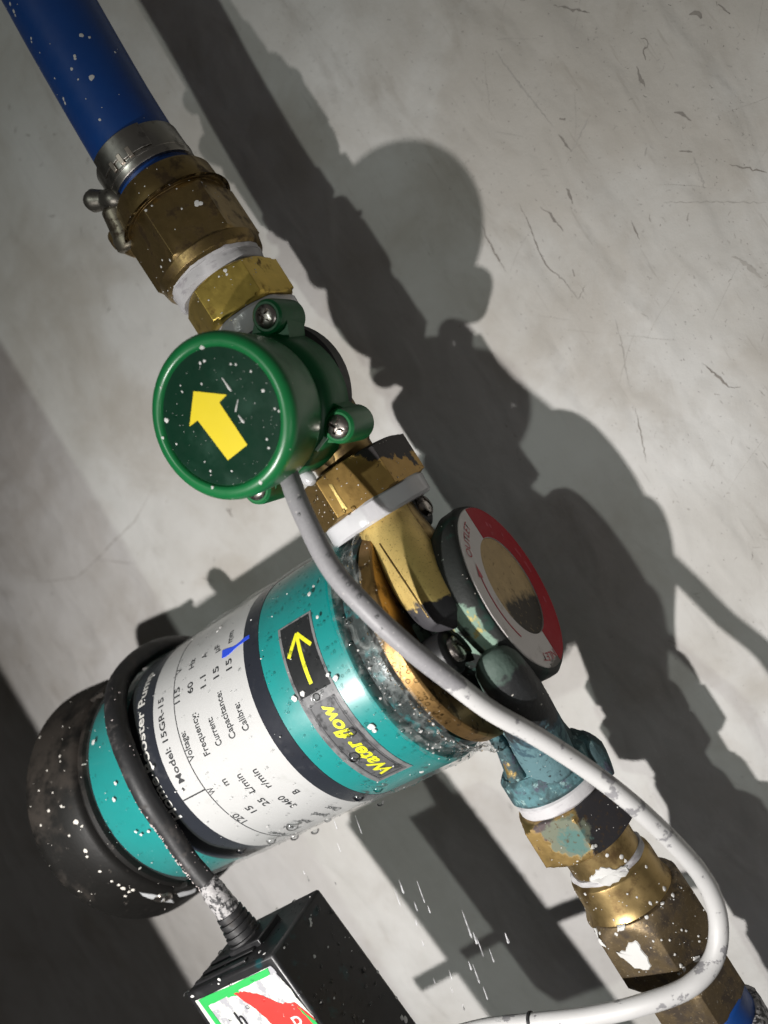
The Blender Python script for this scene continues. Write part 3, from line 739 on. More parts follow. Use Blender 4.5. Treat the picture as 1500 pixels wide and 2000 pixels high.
    rb = MB(); tr_ = bvh_of([o1]); pp = [h[0] + h[1]*.05 for h in (cast(x, y, tr_) for x, y in ((742, 1062), (760, 1090), (780, 1120), (800, 1150), (820, 1180), (838, 1207))) if h]
    rb.tube(pp, .30, 8, sub=5); rb.build('casting_seam', M_brass, duct, sharp=0)
    rib = MB(); a0, a1, a2 = at(786, 1178, -16), at(806, 1252, -24), at(838, 1258, -27); nn = Vector((.3, -.9, 0)).normalized()*1.2
    rib.add([a0+nn, a1+nn, a2+nn, a0-nn*3, a1-nn*3, a2-nn*3], [(0, 1, 2), (3, 5, 4), (0, 3, 4, 1), (1, 4, 5, 2), (2, 5, 3, 0)])
    rib.build('rib', M_gold, duct)
    nk = MB().tube([(1, 1, 56), (1, 1, 40), (3, 0, 26), (5, 0, 10)], [11, 11, 11.5, 13], 32, sub=4); nk.build('outlet_neck', M_brass_dark, T, sharp=0)
    core = MB().tube([(6, 0, -12), (6, 0, -24), (5, 0, -38), (3.4, 0, -50), (3.0, 0, -58)], [13, 12, 12, 13, 14.6], 36, sub=5); core.build('inlet_neck', M_verd, T, sharp=0)
    i1 = MB().tube([at(950, 1270, -31), at(957, 1280, -31.5), at(969, 1297, -32), at(992, 1332, -28.5), at(1022, 1382, -21), at(1050, 1440, -12), at(1075, 1490, -7)], [.6, 5.2, 7.3, 8.4, 9.2, 9.6, 9.4], 28, sub=6)
    i1.build('inlet_duct', surf('inlet_patina_lit_end', (.016, .017, .018), .6, .1, [dict(size=8, lo=.47, hi=.66, col=(.04, .085, .11), rough=.85, grad=(2, -26, -52, .9)), dict(size=3, lo=.54, hi=.68, col=(.10, .19, .21), rough=.9, grad=(2, -28, -54, .6)), dict(size=2, lo=.6, hi=.68, col=(.02, .03, .035), rough=.8), dict(size=5, lo=.48, hi=.66, col=(.055, .085, .07), rough=.7, grad=(2, -24, -15, .7))], bumps=((2.0, .45, .7), (.8, .15, .7)), var=.35), T, sharp=0)  # dark patina and verdigris; upper end coloured paler so it reads as lit
    lg = MB().tube([at(938, 1405, -12), at(985, 1465, -13), at(1012, 1520, -14)], [1.8, 2.6, 3.4], 14, sub=5)
    lg.build('gusset', M_verd, T, sharp=0)
    col = MB(); ring(col, (2.6, 0, 0), -67.6, -57, 16.9, chx=1.6); ring(col, (3, 0, 0), -58, -55.5, 14.8, chx=1)
    colo = col.build('inlet_collar', M_verd, T)
    bump_ = MB().tube([at(1105, 1432, 4), at(1120, 1450, 4), at(1150, 1470, 4), at(1180, 1520, 2)], [3, 5.4, 6, 4], 20, sub=5); bump_.build('collar_lug', M_verd, colo, sharp=0)
    tp = MB(); ring(tp, (2.4, 0, 0), -72.6, -67.4, 16.0, chx=.8, wob=.15); tp.build('sealing_tape', M_ptfe, T)
    # bolts and their bosses
    for (px, py, X, rr_) in ((890, 1268, 12, 4.3), (828, 988, 12, 4.2)):
        p = atx(px, py, X)
        bs = MB().lathe([(-12, 7), (-4, 7.4), (-1.2, 7.2), (-.4, 6.2), (0, 5)], p - Vector((.4, 0, 0)), (1, 0, 0), 32); bs.build('bolt_boss', M_black_cast, T)
        place_screw('bolt', T, p, (1, 0, 0), M_screw, rr_, 2.4, False, 2.1)
    bd = MB().lathe([(-9, 9.5), (-2, 10), (0, 8.5), (.8, 5)], atx(925, 1252, 6), (1, 0, 0), 32); bd.build('cast_boss', M_black_cast, T)
    # crusts of verdigris and lime by the bolt
    cr = MB(); tree = bvh_of([hd, bd, core, i1, fl])
    cast_poly(cr, tree, ragged([(860, 1262), (872, 1290), (893, 1312), (880, 1318), (858, 1300), (852, 1275)], rnd, 4, 2.5))
    cast_poly(cr, tree, ragged([(893, 1318), (930, 1345), (960, 1372), (952, 1376), (915, 1352), (886, 1326)], rnd, 4, 2))
    cr.build('lime_crust', surf('lime_crust', (.42, .55, .60), .9, 0, [dict(size=2, lo=.5, hi=.66, col=(.2, .32, .36), rough=.9)], bumps=((.7, .2, .7),)), T, fix=False)
    # clear film round the motor, crumpled at its open end
    f = MB()
    rings = []
    for i in range(34):
        x = -147 + 131*i/33; ring_ = []
        for j in range(96):
            a = 2*PI*j/96; r = R_M + 1.15 + .28*math.sin(3*a + x*.05) + .18*math.sin(8*a - x*.11) + .14*math.sin(x*.3 + 5*a)
            ring_.append(Vector((x, -r*math.cos(a), r*math.sin(a))))
        rings.append(ring_)
    f.ringsurf(rings, (False, False)); f.build('film_wrap', M_film, T, sharp=0)
    cr_ = MB(); rings = []; r2 = random.Random(3)
    ph = [(r2.uniform(0, 7), r2.choice((3, 5, 8, 13, 19)), r2.uniform(-.5, .5)) for _ in range(8)]
    for i in range(21):
        x = -15.5 + 15.5*i/20; q = i/20; ring_ = []
        for j in range(260):
            a = 2*PI*j/260
            base = R_M + 1.0 - 3.2*math.sin(PI*min(1, q*1.15))**.7 + 1.8*q
            n_ = sum(math.sin(k*a + p + x*c*3.4) for p, k, c in ph)/3.2
            xr = x + (1.6*math.sin(4*a + 1) + 1.0*math.sin(11*a))*q*q
            ring_.append(Vector((xr, -(base + n_*.8*min(1, q*4 + .1))*math.cos(a), (base + n_*.8*min(1, q*4 + .1))*math.sin(a))))
        rings.append(ring_)
    cr_.ringsurf(rings, (False, False)); cr_.build('crumpled_film', M_crinkle, T, sharp=0)
    # water beads on the film and specks of paint, plus white specks as sparkle
    wd = MB(); src = [f]
    scatter(wd, [f], 210, .22, .6, rnd, ok=lambda p, n: -46 < p.x < -15 and p.y < -12, dome=True, st=1.3, cen=(-30, 0, 0))
    scatter(wd, [f], 190, .22, .5, rnd, ok=lambda p, n: p.x < -46 and p.y < -12 and rnd.random() < (.25 + .75*abs(math.sin(p.x*.09))), dome=True, st=1.5, cen=(-30, 0, 0))
    scatter(wd, [cr_], 260, .3, .9, rnd, ok=lambda p, n: p.y < -8 and (p.z < 8 or rnd.random() < .3), dome=True, st=1.3, cen=(-8, 0, 0))
    for px, py, r in ((470, 1660, 9), (530, 1640, 10), (575, 1634, 9), (615, 1622, 9), (700, 1555, 11), (738, 1540, 9), (742, 1568, 8), (640, 1600, 7), (690, 1480, 9), (685, 1432, 8), (615, 1365, 7), (570, 1612, 12)):
        p = cyl(px, py, R_M + 1.3); blob(wd, p, Vector((0, p.y, p.z)).normalized(), r/5, rnd, dome=True)
    wd.build('water_bead', M_water, T, kind='stuff', fix=False, sharp=0)
    sp = MB(); scatter(sp, [f], 90, .1, .3, rnd, ok=lambda p, n: p.y < -8, cen=(-80, 0, 0))
    scatter(sp, [cr_], 80, .12, .45, rnd, ok=lambda p, n: p.y < -12 and p.z < 12, cen=(-8, 0, 0), h=.4)  # froth-white specks standing in for bright sparkle on the wet crumpled film
    tree = bvh_of([f])
    spots(sp, tree, [(655, 1325, 9), (640, 1318, 6), (725, 1420, 10), (731, 1428, 6), (604, 1160, 7), (612, 1145, 5), (620, 1205, 5), (430, 1225, 6), (425, 1232, 5), (355, 1545, 6), (163, 1540, 8), (225, 1530, 6), (222, 1562, 7), (182, 1450, 9),
                     (265, 1625, 5), (275, 1630, 5), (290, 1624, 5), (823, 1508, 7), (575, 1365, 9), (590, 1355, 8), (298, 1498, 7)], rnd)
    sp.build('paint_speck', M_paint, T, kind='stuff', fix=False)
    sp2 = MB(); scatter(sp2, [hd, i1, core, fl], 110, .08, .26, rnd, ok=lambda p, n: p.y < -5)
    sp2.build('grit', M_paint_dim, T, kind='stuff', fix=False)
    return T, f
PUMP, FILM = build_pump()

# ---------------------------------------------------------------- flow switch
def build_switch():
    T = thing('flow_switch', (0, 0, 92), 'green round flow switch with a yellow arrow on its cap, between two brass hex nuts', 'flow switch')
    rnd = random.Random(5); zc = 93.0; o = (0, 0, zc)
    b = MB().lathe([(46, 10), (46, 12.5), (52, 12.5), (52, 11.5), (70, 11.5), (74, 14), (112, 14), (116, 11.5), (134, 11.5), (134, 8)], (0, 0, 0), (0, 0, 1), 48)
    base = b.build('brass_body', M_brass_dark, T)
    d = MB().lathe([(6, 12), (8, 22.5), (10, 24), (16, 24), (18, 22)], (0, 0, 97), (0, -1, 0), 72); d.build('base_disc', M_black_cast, T)
    g = MB()
    g.lathe([(17.5, 23), (18, 24.2), (19, 24.6), (29, 24.0), (31.5, 23.2), (33, 21.6), (33.5, 20)], o, (0, -1, 0), 96)
    g.lathe([(31, 19), (31, 21.2), (39, 21.6), (39, 19)], o, (0, -1, 0), 72)
    gg = g.build('switch_body', M_greendark, T)
    lug_me = None; body_src = [g]
    for sx, zz in ((18.4, 115.2), (-18.4, 115.2), (19.0, 73.6), (-18.4, 73.2)):
        lb_ = MB().lathe([(16, 5.2), (17, 6.0), (29.5, 5.7), (31.4, 5.4), (32.2, 4.6), (32.2, 3.9), (31.4, 3.6)], (sx, 0, zz), (0, -1, 0), 36)
        v = Vector((-sx, 0, zc - zz)).normalized(); p = Vector((-v.z, 0, v.x))
        vs = []
        for y in (-18, -29):
            vs += [Vector((sx, y, zz)) + p*5.6, Vector((sx, y, zz)) + v*9 + p*7.5, Vector((sx, y, zz)) + v*9 - p*7.5, Vector((sx, y, zz)) - p*5.6]
        lb_.add(vs, [(0, 1, 2, 3), (7, 6, 5, 4), (0, 4, 5, 1), (1, 5, 6, 2), (2, 6, 7, 3), (3, 7, 4, 0)])
        lg = lb_.build('lug', M_green if zz < 90 else M_greendark, T); body_src.append(lb_)
        place_screw('screw', lg, (sx, -31.6, zz), (0, -1, 0), M_screw, 3.9, 1.9, True, rnd.uniform(.1, .7))
    c = MB().lathe([(37.6, 19), (37.6, 22.6), (38.4, 23.6), (40, 24.0), (55, 25.0), (56.6, 24.8), (57.8, 24.0), (58.5, 22.9), (58.7, 21.8), (58.4, 20.9), (57.8, 20.5), (57.3, 20.3), (57.2, 12)], (0, 0, 92), (0, -1, 0), 128)
    cap = c.build('cap', M_green, T, sharp=50)
    dd = MB().lathe([(57.0, 20.3), (57.45, 20.2), (57.5, 10), (57.5, .2)], (0, 0, 92), (0, -1, 0), 96); disc = dd.build('label_disc', M_disc, cap)
    pts = [at(x, y, -57.7) for x, y in ((378, 764), (443, 771), (428, 786), (483, 869), (445, 899), (386, 821), (370, 833))]
    ar = MB(); n = len(pts); up = Vector((0, -.12, 0))
    ar.add(pts + [p - up*2 for p in pts], [(0, 1, 2, 5, 6), (2, 3, 4, 5)] + [(i, i+n, (i+1) % n + n, (i+1) % n) for i in range(n)])
    ar.build('arrow', M_yellow, disc, sharp=20, fix=False)
    sp = MB(); tree = bvh_of([c, dd])
    spots(sp, tree, [(395, 679, 7), (391, 709, 4), (399, 705, 4), (325, 821, 6), (314, 757, 3), (318, 855, 4), (415, 952, 4), (509, 942, 5), (451, 711, 3), (461, 712, 3), (356, 765, 3), (394, 750, 3), (353, 753, 2), (514, 763, 4), (490, 725, 3),
                     (537, 798, 3), (545, 803, 3), (521, 858, 3), (525, 875, 3), (447, 851, 5), (400, 902, 2), (411, 920, 3), (412, 928, 2), (345, 867, 3), (453, 920, 3)], rnd)
    for a_, b_, wd in (((434, 738), (452, 764), 4.5), ((465, 780), (460, 805), 2.5), ((466, 811), (477, 826), 5)):
        h0 = cast(*a_, tree); h1 = cast(*b_, tree); v = h1[0]-h0[0]
        sp.tube([h0[0], h0[0] + v*.4, h0[0] + v*.75, h1[0]], [wd/25, wd/16, wd/9, wd/20], 8, sub=3)
    scatter(sp, [dd], 90, .06, .14, rnd, ok=lambda p, n: True, cen=(0, 0, 92)); scatter(sp, [c], 40, .06, .15, rnd, ok=lambda p, n: p.y < -38)
    sp.build('paint_speck', M_paint, T, kind='stuff', fix=False)
    sm = MB(); tree = bvh_of([g] + body_src)
    for pl in ([(633, 852), (640, 856), (620, 882), (614, 880)],): cast_poly(sm, tree, ragged(pl, rnd, 3, 1), .1)
    sm.build('scrape', surf('pale_scrape', (.30, .42, .34), .6, var=.3, varsize=1.5), gg, fix=False)
    gl = MB().lathe([(-5, 2.0), (0, 2.5), (2, 2.2), (3.2, 1.2), (3.4, .2)], at(600, 932, -24), (.35, -.2, -.9), 20); gl.build('cable_gland', M_clearring, T)
build_switch()

def build_union_nuts():
    rnd = random.Random(8)
    T = thing('union_nut', (0, 0, 59), 'half blackened brass hex nut with white tape below the green flow switch', 'nut')
    b = MB(); hexnut(b, (0, 0, 0), 49.5, 66, 22.6, 22, cham=.35); b.build('hex_nut', M_nutpatina, T)
    t = MB(); ring(t, (.6, 0, 0), 42.6, 50.2, 20.2, chx=.9, wob=.2); t.build('sealing_tape', M_clearring, T)
    t = MB(); ring(t, (.6, 0, 0), 42.8, 49.6, 19.6, chx=.9, wob=.25); t.build('inner_tape', M_ptfe, T)
    chip = MB(); tree = bvh_of([b])
    cast_poly(chip, tree, [(641, 945), (648, 944), (690, 1003), (683, 1010), (676, 1006)], .05); chip.build('bright_chip', M_gold, T, fix=False)
    wt = MB(); spots(wt, bvh_of([b, t]), [(671, 998, 6), (690, 993, 7), (682, 1003, 5), (728, 1040, 7), (705, 1040, 6), (713, 1046, 5), (720, 1050, 5), (745, 1030, 6), (700, 1053, 5), (735, 1022, 4), (615, 980, 5)], rnd, dome=True)
    wt.build('water_bead', M_water, T, kind='stuff', fix=False)
    gr = MB(); scatter(gr, [b], 60, .1, .3, rnd, ok=lambda p, n: p.y < -4); gr.build('grit', M_paint_dim, T, kind='stuff', fix=False)
    T2 = thing('brass_adapter', (-2, 0, 135), 'small bright brass hex adapter between the white tape and the green switch', 'adapter')
    b = MB(); hexnut(b, (-2, 0, 0), 129.5, 145, 19.4, 20); b.build('hex_nut', M_brass_bright, T2)
    t = MB(); ring(t, (-1.5, 0, 0), 121, 129.8, 17.4, chx=2.2, wob=.3); t.build('clear_ring', M_clearring, T2)
    t = MB(); ring(t, (-1.5, 0, 0), 119, 129.6, 15.0, chx=1.5); t.build('thread', M_brass_dark, T2)
    s = MB(); spots(s, bvh_of([b]), [(440, 528, 6), (443, 536, 4), (428, 540, 3)], rnd); scatter(s, [b], 25, .1, .3, rnd, ok=lambda p, n: p.y < -4); s.build('paint_speck', M_paint, T2, kind='stuff', fix=False)
build_union_nuts()

# ---------------------------------------------------------------- upper hose coupling
def build_upper():
    rnd = random.Random(21); cx = -2.5; ti = (-.02, 0)
    T = thing('hose_coupling', (cx, 0, 168), 'large dark brass hex coupling on the end of the upper blue hose, white tape below', 'coupling')
    b = MB(); hexnut(b, (cx+1.6, 0, 0), 154, 178, 21.6, 31, tilt=ti, cham=.9); b.lathe([(0, 22), (0, 20.4), (2.5, 20.2), (9, 19.8), (10.4, 18.8), (10.4, 15)], (cx-1.9, 0, 177.5), (ti[0], 0, 1), 64)
    b.lathe([(0, 16), (-.6, 18.6), (.4, 19.8), (4, 20.6)], (cx-1.4, 0, 151.6), (0, 0, 1), 64)
    b.build('hex_nut', M_brass_dark, T)
    t = MB(); ring(t, (cx-1.4, 0, 0), 145, 152.6, 18.0, chx=1.2, wob=.3); t.lathe([(0, 16), (.5, 18.3), (2, 18.6), (3.0, 17)], (cx-1.4, 0, 149.4), (.03, .02, 1), 64, lambda t_, r, a_: r + .25*math.sin(9*a_) + .15*math.sin(23*a_)); t.build('sealing_tape', M_ptfe, T)
    s = MB(); tr = bvh_of([b]); spots(s, tr, [(385, 397, 9), (393, 397, 7), (355, 408, 3), (315, 521, 4), (332, 508, 4), (317, 508, 3), (297, 402, 3), (285, 411, 4)], rnd); scatter(s, [b], 40, .1, .35, rnd, ok=lambda p, n: p.y < -3)
    s.build('paint_speck', M_paint, T, kind='stuff', fix=False)
    # hose
    H = MB().tube([(cx-3, 1, 183), (cx-2.4, 0, 200), (cx-2, 0, 225), (cx-.5, 0, 260), (cx+2, 0, 300), (cx+4, 2, 380), (cx+6, 6, 520)], [15.6, 15.9, 15.6, 15.6, 15.7, 15.9, 16], 64, sub=10)
    ho = H.build('blue_hose', M_blue, None, sharp=0, loc=(cx, 0, 183)); tag(ho, 'thick blue hose running up out of the steel clamp at the top left', 'hose')
    s = MB(); tr = bvh_of([H])
    spots(s, tr, [(159, 69, 6), (175, 73, 4), (146, 110, 5), (147, 115, 4), (140, 135, 5), (179, 152, 8), (153, 155, 3), (61, 75, 4), (62, 82, 3), (225, 102, 3), (107, 153, 3), (124, 193, 5), (127, 201, 5), (78, 103, 2), (195, 234, 4), (168, 193, 2), (272, 250, 3), (229, 300, 8), (233, 306, 7), (227, 294, 5), (200, 290, 3), (20, 8, 5), (27, 22, 6), (30, 30, 4)], rnd)
    scatter(s, [H], 45, .08, .2, rnd, ok=lambda p, n: p.y < -2 and p.z > 206)
    s.build('paint_speck', M_paint, ho, kind='stuff', fix=False)
    # clamp
    K = thing('hose_clamp', (cx, 0, 199), 'steel worm drive clamp tightened round the upper blue hose', 'clamp')
    ti2 = Vector((-.03, -.05, 1)).normalized(); c0 = Vector((cx-2.4, 0, 192.2))
    bd = MB().lathe([(0, 15.4), (0, 16.9), (.5, 17.2), (12.0, 17.2), (12.5, 16.9), (12.5, 15.4)], c0, ti2, 72, caps=(False, False))
    bd.lathe([(2.6, 17.0), (2.7, 17.45), (3.5, 17.45), (3.6, 17.0)], c0, ti2, 72, caps=(False, False))
    bd.build('band', M_steel, K)
    ov = MB()   # lapped end of the band with its slots
    rings = []
    for i in range(19):
        a = math.radians(-118 + 74*i/18); d = Vector((math.cos(a), math.sin(a), 0)); w0, w1 = (5.2, 12.4) if i < 9 else (3.4, 12.4)
        rings.append([c0 + ti2*w0 + d*17.1, c0 + ti2*w1 + d*17.1, c0 + ti2*w1 + d*18.0, c0 + ti2*w0 + d*18.0])
    ov.ringsurf(rings); ov.build('band_end', M_steel, K, bevel=.2)
    ct = MB()
    for a in (-97, -84, -71):
        a = math.radians(a); d = Vector((math.cos(a), math.sin(a), 0)); t_ = Vector((-math.sin(a), math.cos(a), 0))
        ct.box(c0 + ti2*4.6 + d*17.2, (t_*.9, d*.9, ti2*1.9))
    ct.build('band_tooth', surf('worn_steel', (.55, .48, .42), .35, 1.), K, bevel=.2)
    hs = MB(); p0 = at(225, 408, -10); p1 = at(247, 455, -8)
    ax = (p1 - p0).normalized()
    hs.lathe([(-1, 4.2), (0, 5.2), (9, 5.4), (10.5, 6.0), (14, 5.8), (15, 4.6)], p0, ax, 24)
    hs.box(p0 + Vector((8, 0, 0)) + ax*6, (Vector((7, 2, 0)), Vector((0, 3.0, 0)), ax*6.5))
    hs.build('screw_housing', surf('dull_housing', (.20, .18, .14), .45, .9, [dict(size=3, lo=.5, hi=.66, col=(.07, .055, .04), rough=.6)], bumps=((.8, .08, .5),)), K, bevel=.4)
    wing = MB(); q = at(205, 385, -11)
    wing.tube([q + Vector((-5, 0, 2.4)), q + Vector((-4.2, -1, 1.6)), q + Vector((-.4, -.3, -1.0)), q + Vector((3.6, -1, -4)), q + Vector((6, 0, -6))], [2.2, 4.1, 3.5, 4.0, 2.8], 18, sub=6)
    wing.build('wing_screw', surf('dull_steel', (.17, .16, .14), .42, .9, [dict(size=3, lo=.5, hi=.66, col=(.06, .055, .05), rough=.6)], bumps=((.8, .08, .5),)), K, sharp=0)
    lg = MB(); q = at(250, 462, -6); lg.tube([q + Vector((-5, 0, 5)), q + Vector((-3, 0, 1)), q + Vector((1, 0, -5)), q + Vector((5, 0, -9))], [2.5, 4.4, 4.4, 2.5], 16, sub=5)
    lg.build('screw_tip', M_brass, K, sharp=0)
build_upper()

# ---------------------------------------------------------------- lower fittings and hose
def build_lower():
    rnd = random.Random(31); cx = 3.4
    T = thing('brass_reducer', (cx, 0, -100), 'stepped brass reducer coupling below the pump inlet, smeared with white paint', 'coupling')
    a = MB(); hexnut(a, (cx-1.6, 0, 0), -89, -72.4, 19.8, -8); top = a.build('upper_hex', M_nutverd, T)
    b = MB(); b.lathe([(0, 11), (0, 13.0), (12, 13.2), (12.5, 11)], (cx, 0, -99.5), (0, 0, 1), 64); b.build('thread_neck', M_brass, T)
    t = MB(); ring(t, (cx, 0, 0), -100.6, -98.2, 14.2, chx=.7, wob=.25); t.build('sealing_tape', M_ptfe, T)
    c = MB(); c.lathe([(0, 12), (0, 14.0), (-1.2, 15.2), (-3, 15.5), (-10, 15.6), (-12.5, 16.4), (-14.5, 17.4)], (cx, 0, -100), (0, 0, 1), 72); c.build('socket', M_brass, T)
    d = MB(); hexnut(d, (cx+1.4, 0, 0), -138.6, -113, 20.6, 52, cham=1.5); d.build('lower_hex', M_grit, T)
    tree = bvh_of([a, b, t, c, d]); p = MB()
    for pl, am in (([(1165, 1700), (1180, 1692), (1195, 1697), (1225, 1692), (1232, 1700), (1215, 1715), (1190, 1730), (1155, 1725), (1150, 1712)], 4),
                   ([(1228, 1842), (1246, 1836), (1258, 1862), (1274, 1886), (1268, 1896), (1240, 1890), (1218, 1872), (1200, 1858), (1222, 1858)], 4),
                   ([(1158, 1812), (1166, 1812), (1168, 1828), (1180, 1842), (1186, 1850), (1176, 1846), (1160, 1826)], 2),
                   ([(1354, 1868), (1366, 1866), (1368, 1874), (1356, 1880)], 2), ([(1205, 1808), (1222, 1806), (1220, 1816), (1206, 1818)], 3)):
        cast_poly(p, tree, ragged(pl, rnd, 3, am*.6), .08, .3)
    spots(p, tree, [(1158, 1654, 6), (1163, 1652, 5), (1186, 1670, 6), (1214, 1673, 6), (1222, 1681, 5), (1262, 1693, 4), (1298, 1736, 6), (1314, 1748, 5), (1270, 1764, 5), (1283, 1762, 3), (1294, 1764, 6), (1263, 1791, 5), (1204, 1824, 5), (1199, 1796, 3), (1143, 1746, 4),
                     (1021, 1585, 5), (1330, 1886, 5), (1336, 1893, 6), (1326, 1902, 4), (1276, 1838, 3), (1292, 1836, 3), (1308, 1836, 3), (1331, 1816, 3), (1340, 1818, 3), (1364, 1828, 3), (1366, 1838, 3), (1318, 1864, 3), (1172, 1823, 4), (1157, 1712, 4), (1225, 1746, 3), (1244, 1752, 3)], rnd, h=.3)
    scatter(p, [a, b, c, d], 120, .08, .28, rnd, ok=lambda q, n: q.y < -2)
    p.build('paint_splash', M_paint, T, kind='stuff', fix=False)
    # hose tail below
    L = thing('hose_tail', (cx, 0, -165), 'brown hex hose tail with a grey wrap at the bottom right corner', 'hose fitting')
    e = MB(); e.lathe([(0, 12), (0, 15), (-1, 15.6), (-3, 14.8), (-4, 15)], (cx+1, 0, -138.4), (0, 0, 1), 48); e.build('washer', M_black_cast, L)
    e = MB(); hexnut(e, (cx+1.0, 0, 0), -157, -141.5, 17.8, 58, cham=1.0); e.build('hex_nut', M_grit, L)
    H2 = MB().tube([(cx+1.5, 0, -155.5), (cx+1.5, 0, -170), (cx+1.5, 0, -200), (cx+1, 0, -260), (cx, 2, -420)], [15.4, 15.8, 15.8, 15.8, 16], 48, sub=6)
    ho = H2.build('blue_hose', M_blue, None, sharp=0, loc=(cx, 0, -170)); tag(ho, 'blue hose leaving the frame at the bottom right corner below the brass fittings', 'hose')
    wr = MB(); wr.lathe([(0, 15.5), (0, 17.4), (-2, 18), (-9, 17.6), (-12, 18.2), (-20, 17.6), (-40, 18), (-40, 15.5)], (cx+1.5, 0, -163.4), (.02, 0, 1), 64,
                        lambda t, r, a_: r + .5*math.sin(7*a_ + t*.6) + .4*math.sin(13*a_ - t)); wr.build('rubber_wrap', M_cordgrey, L, sharp=0)
build_lower()

# ---------------------------------------------------------------- cables
def build_cables():
    rnd = random.Random(41)
    pts = [(556, 905, -40), (566, 935, -43), (590, 1000, -48), (646, 1105, -53), (716, 1188, -55), (800, 1265, -53), (880, 1328, -48), (962, 1388, -42), (1050, 1441, -36), (1140, 1496, -31), (1228, 1562, -29), (1308, 1638, -23),
           (1370, 1712, -17), (1403, 1790, -15), (1395, 1868, -19), (1345, 1925, -26), (1255, 1962, -31), (1150, 1984, -33), (1040, 1998, -33), (930, 2012, -32), (800, 2055, -32), (600, 2150, -32)]
    jr = random.Random(77); pts = [(x + jr.gauss(0, 1.6), y + jr.gauss(0, 1.6), z) if 1 < k_ < len(pts)-3 else (x, y, z) for k_, (x, y, z) in enumerate(pts)]
    c = MB().tube([at(*p) for p in pts], [3.25]*5 + [3.2, 3.15, 3.1] + [3.0]*14, 28, sub=14)
    o = c.build('sensor_cable', M_cable, None, sharp=0, loc=at(*pts[1])); tag(o, 'grey cable streaked with white paint looping from the green switch across the pump', 'cable')
    g = MB(); a = at(1038, 1997, -33); b = at(1048, 1996, -33); d = (b - a).normalized(); g.lathe([(-.5, 3.0), (-.3, 3.3), (.5, 3.3), (.7, 3.0)], a, d, 28); g.build('cable_joint', M_rubber, o)
    s = MB(); scatter(s, [c], 1, .1, .2, rnd)
    wb = MB(); spots(wb, bvh_of([c]), [(583, 975, 4), (584, 1005, 4), (640, 1085, 5), (662, 1118, 5), (672, 1130, 5), (680, 1142, 5), (700, 1165, 5), (690, 1152, 4), (745, 1228, 3), (735, 1205, 4)], rnd, dome=True, n=9)
    wb.build('water_bead', M_water, o, kind='stuff', fix=False)
    # power cord round the motor
    R = R_M + 5.2
    P = [on_motor(-128, th, R) for th in (215, 180, 150, 125, 105, 85, 64)] + [cyl(227, 1400, R), cyl(246, 1470, R), cyl(285, 1556, R), cyl(336, 1632, R)]
    last = P[-1]
    tail = [at(372, 1685, -47), at(412, 1732, -48), at(448, 1782, -48), at(468, 1812, -48)]
    # keep the depth smooth on leaving the motor
    c = MB().tube(P + tail, [4.2]*5 + [4.2, 4.3, 4.2, 4.0, 3.8, 3.6, 3.5, 3.5, 3.5, 3.5], 22, sub=10, wob=.02, rnd=rnd)
    o = c.build('power_cord', M_rubber, None, sharp=0, loc=tail[-1]); tag(o, 'black power cord wrapped round the teal motor and running down into the black box', 'cord')
    g = MB().tube([tail[0].lerp(tail[1], .82), tail[1].lerp(tail[2], .3), tail[1].lerp(tail[2], .95), tail[2].lerp(tail[3], .25)], [3.7, 4.3, 4.4, 3.8], 20, sub=8, wob=.05, rnd=rnd); g.build('painted_sleeve', M_cordgrey, o, sharp=0)
    s = MB(); sd = Vector((-.5, -.6, .3)).normalized()
    scatter(s, [c], 230, .15, .55, rnd, ok=lambda p, n: p.z < 2 and n.dot(Vector((-.75, -.65, .1))) > .72 and p.y < -20, h=.3, cen=(-124, 0, 0)); scatter(s, [c], 60, .12, .35, rnd, ok=lambda p, n: p.y < -20)
    s.build('plaster_speck', surf('pinkish_plaster', (.46, .40, .39), .85, var=.2, varsize=1), o, kind='stuff', fix=False)
build_cables()

